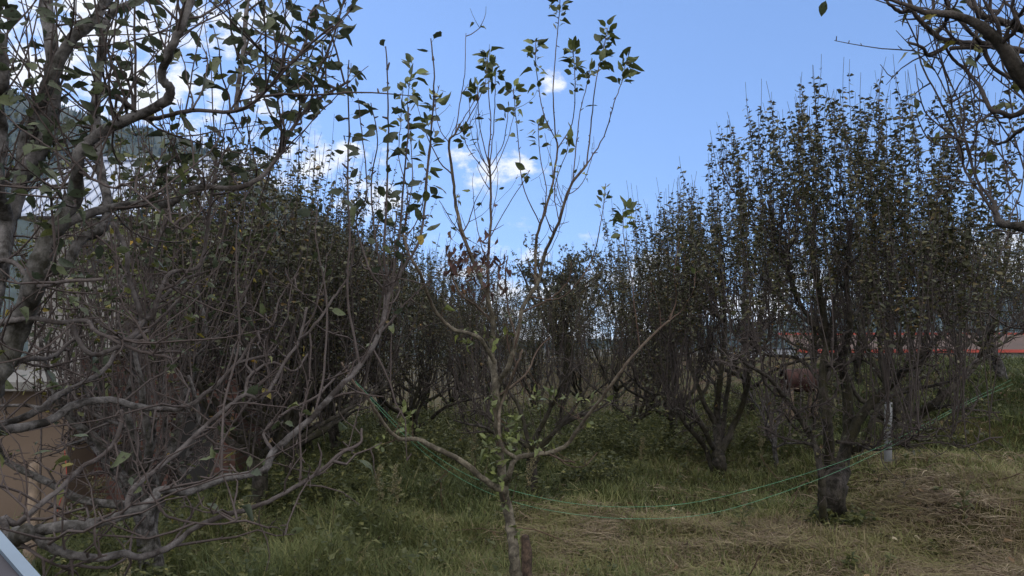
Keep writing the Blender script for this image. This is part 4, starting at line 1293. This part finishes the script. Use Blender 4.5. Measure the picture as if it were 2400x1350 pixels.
# panel corner at the lower left
pa, pb, pc = P(-260, 950, .95), P(210, 1478, .72), P(-420, 1700, .55)
u = nrm(pb - pa); w_ = (pc - pa) - u * np.dot(pc - pa, u); w_ = nrm(w_); nn = nrm(np.cross(u, w_))
if nn[2] < 0: nn = -nn
Lp = np.linalg.norm(pb - pa); Wp = .55
pn = empty('metal_edged_panel', tuple(pa), 0, 'corner of a dark sheet with pale blue metal edge at the lower left', 'panel')
rot = np.column_stack([u, w_, nn])
A = Acc(); A.box((0, .0136, -.022), (Lp, Wp, -.004), rot=rot); A.build('sheet', M_PANEL, pn, False)
A = Acc(); A.box((0, 0, -.03), (Lp, .0135, 0), rot=rot); A.build('metal_edge', M_ALU, pn, False)

# leaning timber, stump
A = Acc(); a_, b_ = P(62, 1300, 4.6), P(85, 1085, 4.8)
a_[2] = float(gz(a_[0], a_[1])) - .05
A.tube(catmull([a_ - a_, (b_ - a_) * .5 + (.01, 0, 0), b_ - a_], 4), np.linspace(.042, .036, 9), 8, knob=.06)
o = A.build('timber_pole', M_WOOD); o.location = tuple(a_)
tag(o, 'short weathered timber pole leaning in front of the tan wall', 'pole')
sx_ = X(1232, 4.5)
A = Acc(); A.tube([(0, 0, -.2), (.0, 0, .14), (.005, 0, .30), (-.005, 0, .40)], [.032, .031, .030, .024], 9, knob=.12)
o = A.build('cut_stake', bark_mat('stake_bark', (.10, .07, .055), (.03, .022, .02), (.04, .04, .02), (.1, .08, .06), .2)); o.location = (sx_, 4.5, float(gz(sx_, 4.5)))
tag(o, 'short dark broken stake right beside the slender apple trunk', 'stake')

# two green cords strung across the orchard
def cord(pts, dists, label, r=.0012):
    q = catmull(np.column_stack([pts, dists]), 10)
    p = np.array([P(*a) for a in q])
    o_ = p[0].copy()
    A = Acc(); A.tube(p - o_, r, 5)
    o = A.build('cord', M_WIRE); o.location = tuple(o_)
    tag(o, label, 'cord', 'green cords strung between the trees')


cord([(832, 893), (960, 1020), (1080, 1105), (1185, 1145), (1330, 1178), (1480, 1188), (1640, 1175), (1850, 1122), (2060, 1048), (2240, 955), (2370, 890)],
     [4.2, 4.42, 4.55, 4.65, 4.75, 4.85, 4.95, 5.2, 5.6, 6.5, 8.5], 'upper of the two thin green cords hanging across the orchard')
cord([(834, 898), (950, 1022), (1060, 1110), (1185, 1170), (1330, 1203), (1500, 1216), (1680, 1200), (1900, 1130), (2080, 1050), (2250, 955), (2374, 900)],
     [4.2, 4.40, 4.53, 4.62, 4.72, 4.82, 4.92, 5.2, 5.6, 6.5, 8.5], 'lower of the two thin green cords hanging across the orchard')
A = Acc(); a_ = P(160, 1060, 7.3)
A.tube(catmull([(0, 0, 0), (.03, 0, -.3), (-.05, 0, -.62), (-.1, 0, -.95)], 5), .005, 4)
o = A.build('red_cord', M_REDCORD); o.location = tuple(a_ + np.array((-.1, .1, 0))); tag(o, 'thin red cord hanging in front of the tan wall', 'cord')

# ================================================================== grass and weeds
rgG = np.random.default_rng(99)


def dryness(x, y):
    d = 0.18 + 0.24 * sstep(-.4, 2.2, x - .12 * (y - 5)) + .24 * nfun(x, y, .9, 2) + .20 * nfun(x, y, 2.6, 1)
    d = d + .16 * sstep(1.0, 0, np.abs(y - 5.3 - .1 * x) / 1.2) * sstep(.8, 2, x) - .45 * sstep(7.6, 9, y) * sstep(2.5, 4, x) - .2 * sstep(6.2, 7.4, y) - .35 * sstep(4.75, 4.45, y)
    d = d + .18 * sstep(7.2, 5.5, y) * sstep(-1.5, .5, x)
    return d


def lush(x, y):
    return sstep(.5, -1.5, x - .15 * (y - 5)) * .8 + sstep(7.2, 9, y) * .5 * sstep(3.5, 2.5, x) + .2 * nfun(x, y, 1.7, 3)


def blades(A, n, yr, mode, hscale=1.0, wscale=1.0):
    y = rgG.uniform(0, 1, n); y = yr[0] + (yr[1] - yr[0]) * y ** .8
    x = rgG.uniform(-1, 1, n) * (.80 * y + .5)
    dr = dryness(x, y); lu = lush(x, y)
    if mode == 'hay':
        keep = rgG.uniform(0, 1, n) < np.clip((dr - .08) * 1.9, .06, 1)
    elif mode == 'green':
        keep = rgG.uniform(0, 1, n) < np.clip(1.15 - dr * .9, .2, 1)
    x, y, dr, lu = x[keep], y[keep], dr[keep], lu[keep]; n = len(x)
    z = gz(x, y)
    a = rgG.uniform(0, 6.283, n)
    if mode == 'hay':
        L = rgG.uniform(.06, .26, n) * hscale; rise = rgG.uniform(-.05, .35, n); z = z + rgG.uniform(0, .05, n) + .035 * (nfun(x, y, 5, 1) > .2)
        rnd = np.clip(.52 + .42 * rgG.beta(1.5, 2, n) + .16 * nfun(x, y, 3.7, 2), .42, .97) + .03 * (rgG.uniform(0, 1, n) < .12)
        w = rgG.uniform(.0018, .004, n) * wscale
    else:
        L = (rgG.uniform(.05, .17, n) + lu.clip(0, 1) * rgG.uniform(.02, .30, n) * (rgG.uniform(0, 1, n) ** .7)) * hscale
        L *= 1 + .35 * nfun(x, y, 3.3, 2)
        L = np.clip(L, .04, .6)
        rise = rgG.uniform(.7, 2.6, n)
        rnd = np.clip(.46 * rgG.beta(1.6, 2, n) + dr * .42 + .10 * nfun(x, y, 2.2, 0) + (rgG.uniform(0, 1, n) < .07) * .3, 0, .8)
        w = rgG.uniform(.002, .0048, n) * wscale
    d = np.stack([np.cos(a), np.sin(a), rise], -1); d = nrm(d)
    hd = np.stack([np.cos(a), np.sin(a), 0 * a], -1)
    s = np.stack([-np.sin(a), np.cos(a), 0 * a], -1)
    if mode == 'hay':
        s = nrm(s + rgG.normal(size=(n, 3)) * .5)
    b = np.stack([x, y, z], -1)
    p1 = b + d * (L * .5)[:, None]
    bend = rgG.uniform(.1, .6, n)
    d2 = nrm(d + hd * bend[:, None] - np.array((0, 0, 1)) * (bend * .9)[:, None])
    p2 = p1 + d2 * (L * .55)[:, None]
    V = np.stack([b - s * w[:, None], b + s * w[:, None], p1 + s * (w * .75)[:, None], p1 - s * (w * .75)[:, None], p2], 1).reshape(-1, 3)
    o = np.arange(n) * 5
    A.add(V, np.stack([o + 3, o + 2, o + 4], -1), np.stack([o, o + 1, o + 2, o + 3], -1), (rnd, rnd))


A = Acc()
blades(A, 120000, (3.6, 6.5), 'green')
blades(A, 110000, (6.0, 10.5), 'green', 1.05, 1.4)
blades(A, 50000, (10, 16), 'green', 1.2, 2.2)
blades(A, 100000, (3.6, 6.5), 'hay', 1, .9)
blades(A, 70000, (6.0, 10.5), 'hay', 1.1, 1.3)
tag(A.build('grass', M_GRASS, None, False, 'rnd'), 'mixed green and dry brown grass with mown hay covering the slope', 'grass', kind='stuff')

# fallen leaves and bits of twig
A = Acc()
nf = 2600
fy = rgG.uniform(3.7, 11, nf); fxx = rgG.uniform(-1, 1, nf) * (.78 * fy + .3)
pos = np.stack([fxx, fy, gz(fxx, fy) + rgG.uniform(.02, .07, nf)], -1)
dd_ = rgG.normal(size=(nf, 3)); dd_[:, 2] *= .25
place_leaves(A, pos, dd_, rgG.uniform(.03, .06, nf), rgG.uniform(0, 1, nf), TPL_N[:4], rgG, 1.0, 0, .5)
for k in range(260):
    x = rgG.uniform(-4, 5.5); y = rgG.uniform(4, 9)
    a = rgG.uniform(0, 6.28)
    p = wander((x, y, float(gz(x, y)) + .04), (math.cos(a), math.sin(a), .1), rgG.uniform(.1, .5), 5, .2, 0, rgG)
    p[:, 2] = np.maximum(p[:, 2], gz(p[:, 0], p[:, 1]) + .02)
    A.tube(p, rgG.uniform(.002, .005), 4, a=.2)
tag(A.build('leaf_litter', leaf_mat('fallen_leaf', [(0, (.05, .035, .028)), (.5, (.12, .075, .045)), (.85, (.22, .16, .09)), (1, (.45, .40, .30))], .6, .1, .8), None, False, 'rnd'),
    'fallen brown and pale leaves with broken twigs scattered over the grass', 'leaf litter', kind='stuff')

# broadleaf undergrowth
TPL_W = [leaf_template(.4, .4, .4, 11, False), leaf_template(.1, .1, .4, 12, False)]
A = Acc()


def herb(A, x, y, h, nl, ls, rg, rn=(0, .8), spread=.3):
    z = float(gz(x, y)); L = []
    p = wander((x, y, z), (rg.normal() * spread, rg.normal() * spread, 1), h, 5, .12, .02, rg)
    A.tube(p, np.linspace(.003, .0012, 6), 3, a=rg.uniform(.3, .7), cap=False)
    t = rg.uniform(.15, 1, nl); i = np.minimum(4, (t * 5).astype(int)); f = (t * 5 - i)[:, None]
    b = p[i] * (1 - f) + p[i + 1] * f
    d = rg.normal(size=(nl, 3)); d[:, 2] = rg.uniform(-.3, .6, nl)
    place_leaves(A, b, d, ls * rg.uniform(.6, 1.2, nl), rg.uniform(*rn, nl), TPL_W, rg, 1.2, 0, .5)


n = 0
while n < 2600:
    y = rgG.uniform(3.8, 15); x = rgG.uniform(-1, 1) * (.78 * y + .3)
    lu = float(lush(x, y)); dr = float(dryness(x, y))
    if rgG.uniform() > max(.05, lu * .9 - dr * .5 + .2):
        continue
    n += 1
    hh = rgG.uniform(.08, .20) + max(0, lu) * rgG.uniform(0, .32)
    herb(A, x, y, hh, rgG.integers(7, 22), rgG.uniform(.028, .07), rgG)
# bushy clumps
for (cx, cy, r, k, hh) in ((1.0, 4.25, .35, 60, .14), (-2.2, 4.5, .5, 60, .30), (-1.3, 8.8, .9, 130, .55), (-.3, 9.4, .9, 100, .5), (2.1, 9.3, .7, 130, .6), (1.3, 9.9, .6, 90, .55), (3.1, 9.4, .5, 80, .45), (.9, 7.9, .35, 60, .35),
                       (4.75, 8.1, .35, 60, .22), (5.6, 8.9, .5, 60, .25), (2.73, 6.0, .28, 60, .16), (-2.0, 7.0, .7, 110, .45), (-3.0, 6.0, .8, 90, .35), (4.6, 8.2, .3, 40, .2), (-.9, 11.5, 1.6, 160, .7), (1.5, 12.5, 1.8, 160, .7), (3.6, 11.5, 1.2, 120, .6), (5.2, 12, 1.2, 80, .5)):
    for _ in range(k):
        a = rgG.uniform(0, 6.28); q = r * math.sqrt(rgG.uniform())
        herb(A, cx + math.cos(a) * q, cy + math.sin(a) * q * .6, hh * rgG.uniform(.6, 1.3), rgG.integers(12, 26), rgG.uniform(.035, .07), rgG, (0, .9), .35)
tag(A.build('undergrowth', M_WEED, None, False, 'rnd'), 'broad-leaved weeds and low bushes growing through the orchard grass', 'undergrowth', kind='stuff')


def tall_weed(rg, h, dry):
    A = Acc(); S_ = Acc()
    p = wander((0, 0, 0), (rg.normal() * .1, rg.normal() * .1, 1), h, 8, .05, .05, rg)
    A.tube(p, np.linspace(.005, .0018, 9), 5, a=.5)
    nl = 34
    t = rg.uniform(.1, .75, nl); i = (t * 8).astype(int); b = p[i]
    d = rg.normal(size=(nl, 3)); d[:, 2] = rg.uniform(-.2, .7, nl)
    place_leaves(A, b, d, rg.uniform(.04, .08, nl), rg.uniform(.1, .8, nl), TPL_N[:3], rg, .6, 0, .5)
    for _ in range(16):
        tt = rg.uniform(.55, 1); k = min(7, int(tt * 8))
        q = wander(p[k], (rg.normal() * .5, rg.normal() * .5, 1), h * .22 * rg.uniform(.4, 1), 4, .08, .05, rg)
        A.tube(q, .0014, 3, a=.5, cap=False)
        m_ = 26
        f = rg.uniform(0, 1, m_); j = np.minimum(3, (f * 4).astype(int)); bb = q[j] + (q[j + 1] - q[j]) * rg.uniform(0, 1, (m_, 1)) + rg.normal(size=(m_, 3)) * .006
        place_leaves(S_, bb, rg.normal(size=(m_, 3)), rg.uniform(.010, .018, m_), rg.uniform(.55, .9, m_), TPL_F, rg, 1.6, 0, .9)
    return A, S_


M_SEED = leaf_mat('seed_heads', [(0, (.08, .09, .05)), (.6, (.16, .16, .10)), (1, (.22, .17, .10))], 0, .2, .9)
for k, (px, py, d, h, lab) in enumerate([
        (940, 1240, 5.9, .62, 'tall grey-green seeding weed left of the slender apple trunk'),
        (905, 1220, 6.1, .55, 'drooping dry-topped weed beside the tall seeding weed left of the apple trunk'),
        (610, 1190, 4.6, .60, 'leaning seed-headed weed below the long grey limb at left'),
        (265, 1200, 4.9, .75, 'grey seeding weed in front of the brick wall'),
        (1235, 1060, 6.6, .6, 'tall weed with fine seed head close behind the apple trunk'),
        (1720, 1230, 5.9, .42, 'slender flowering weed in the mown hay left of the mossy trunk'),
        (1640, 1010, 9.0, .7, 'tall weed in front of the vase-shaped tree'),
        (1775, 1080, 8.3, .55, 'tall weed beside the small pale sapling'),
        (1490, 1110, 8.4, .5, 'tall weed left of the bushy weeds behind the cords'),
        (1110, 1080, 7.6, .7, 'thin weed standing under the left limb of the apple tree'),
        (330, 1290, 3.9, .5, 'leafy weed at the bottom left below the lowest limb'),
        (2240, 1240, 5.6, .3, 'small leafy weed on the low bank at right')]):
    o = empty('tall_weed', (X(px, d), d, float(gz(X(px, d), d))), 0, lab, 'weed', 'tall seeding weeds')
    a_, s_ = tall_weed(np.random.default_rng(500 + k), h, 0)
    a_.build('stem_and_leaves', M_WEED, o, True, 'rnd'); s_.build('seed_head', M_SEED, o, False, 'rnd')
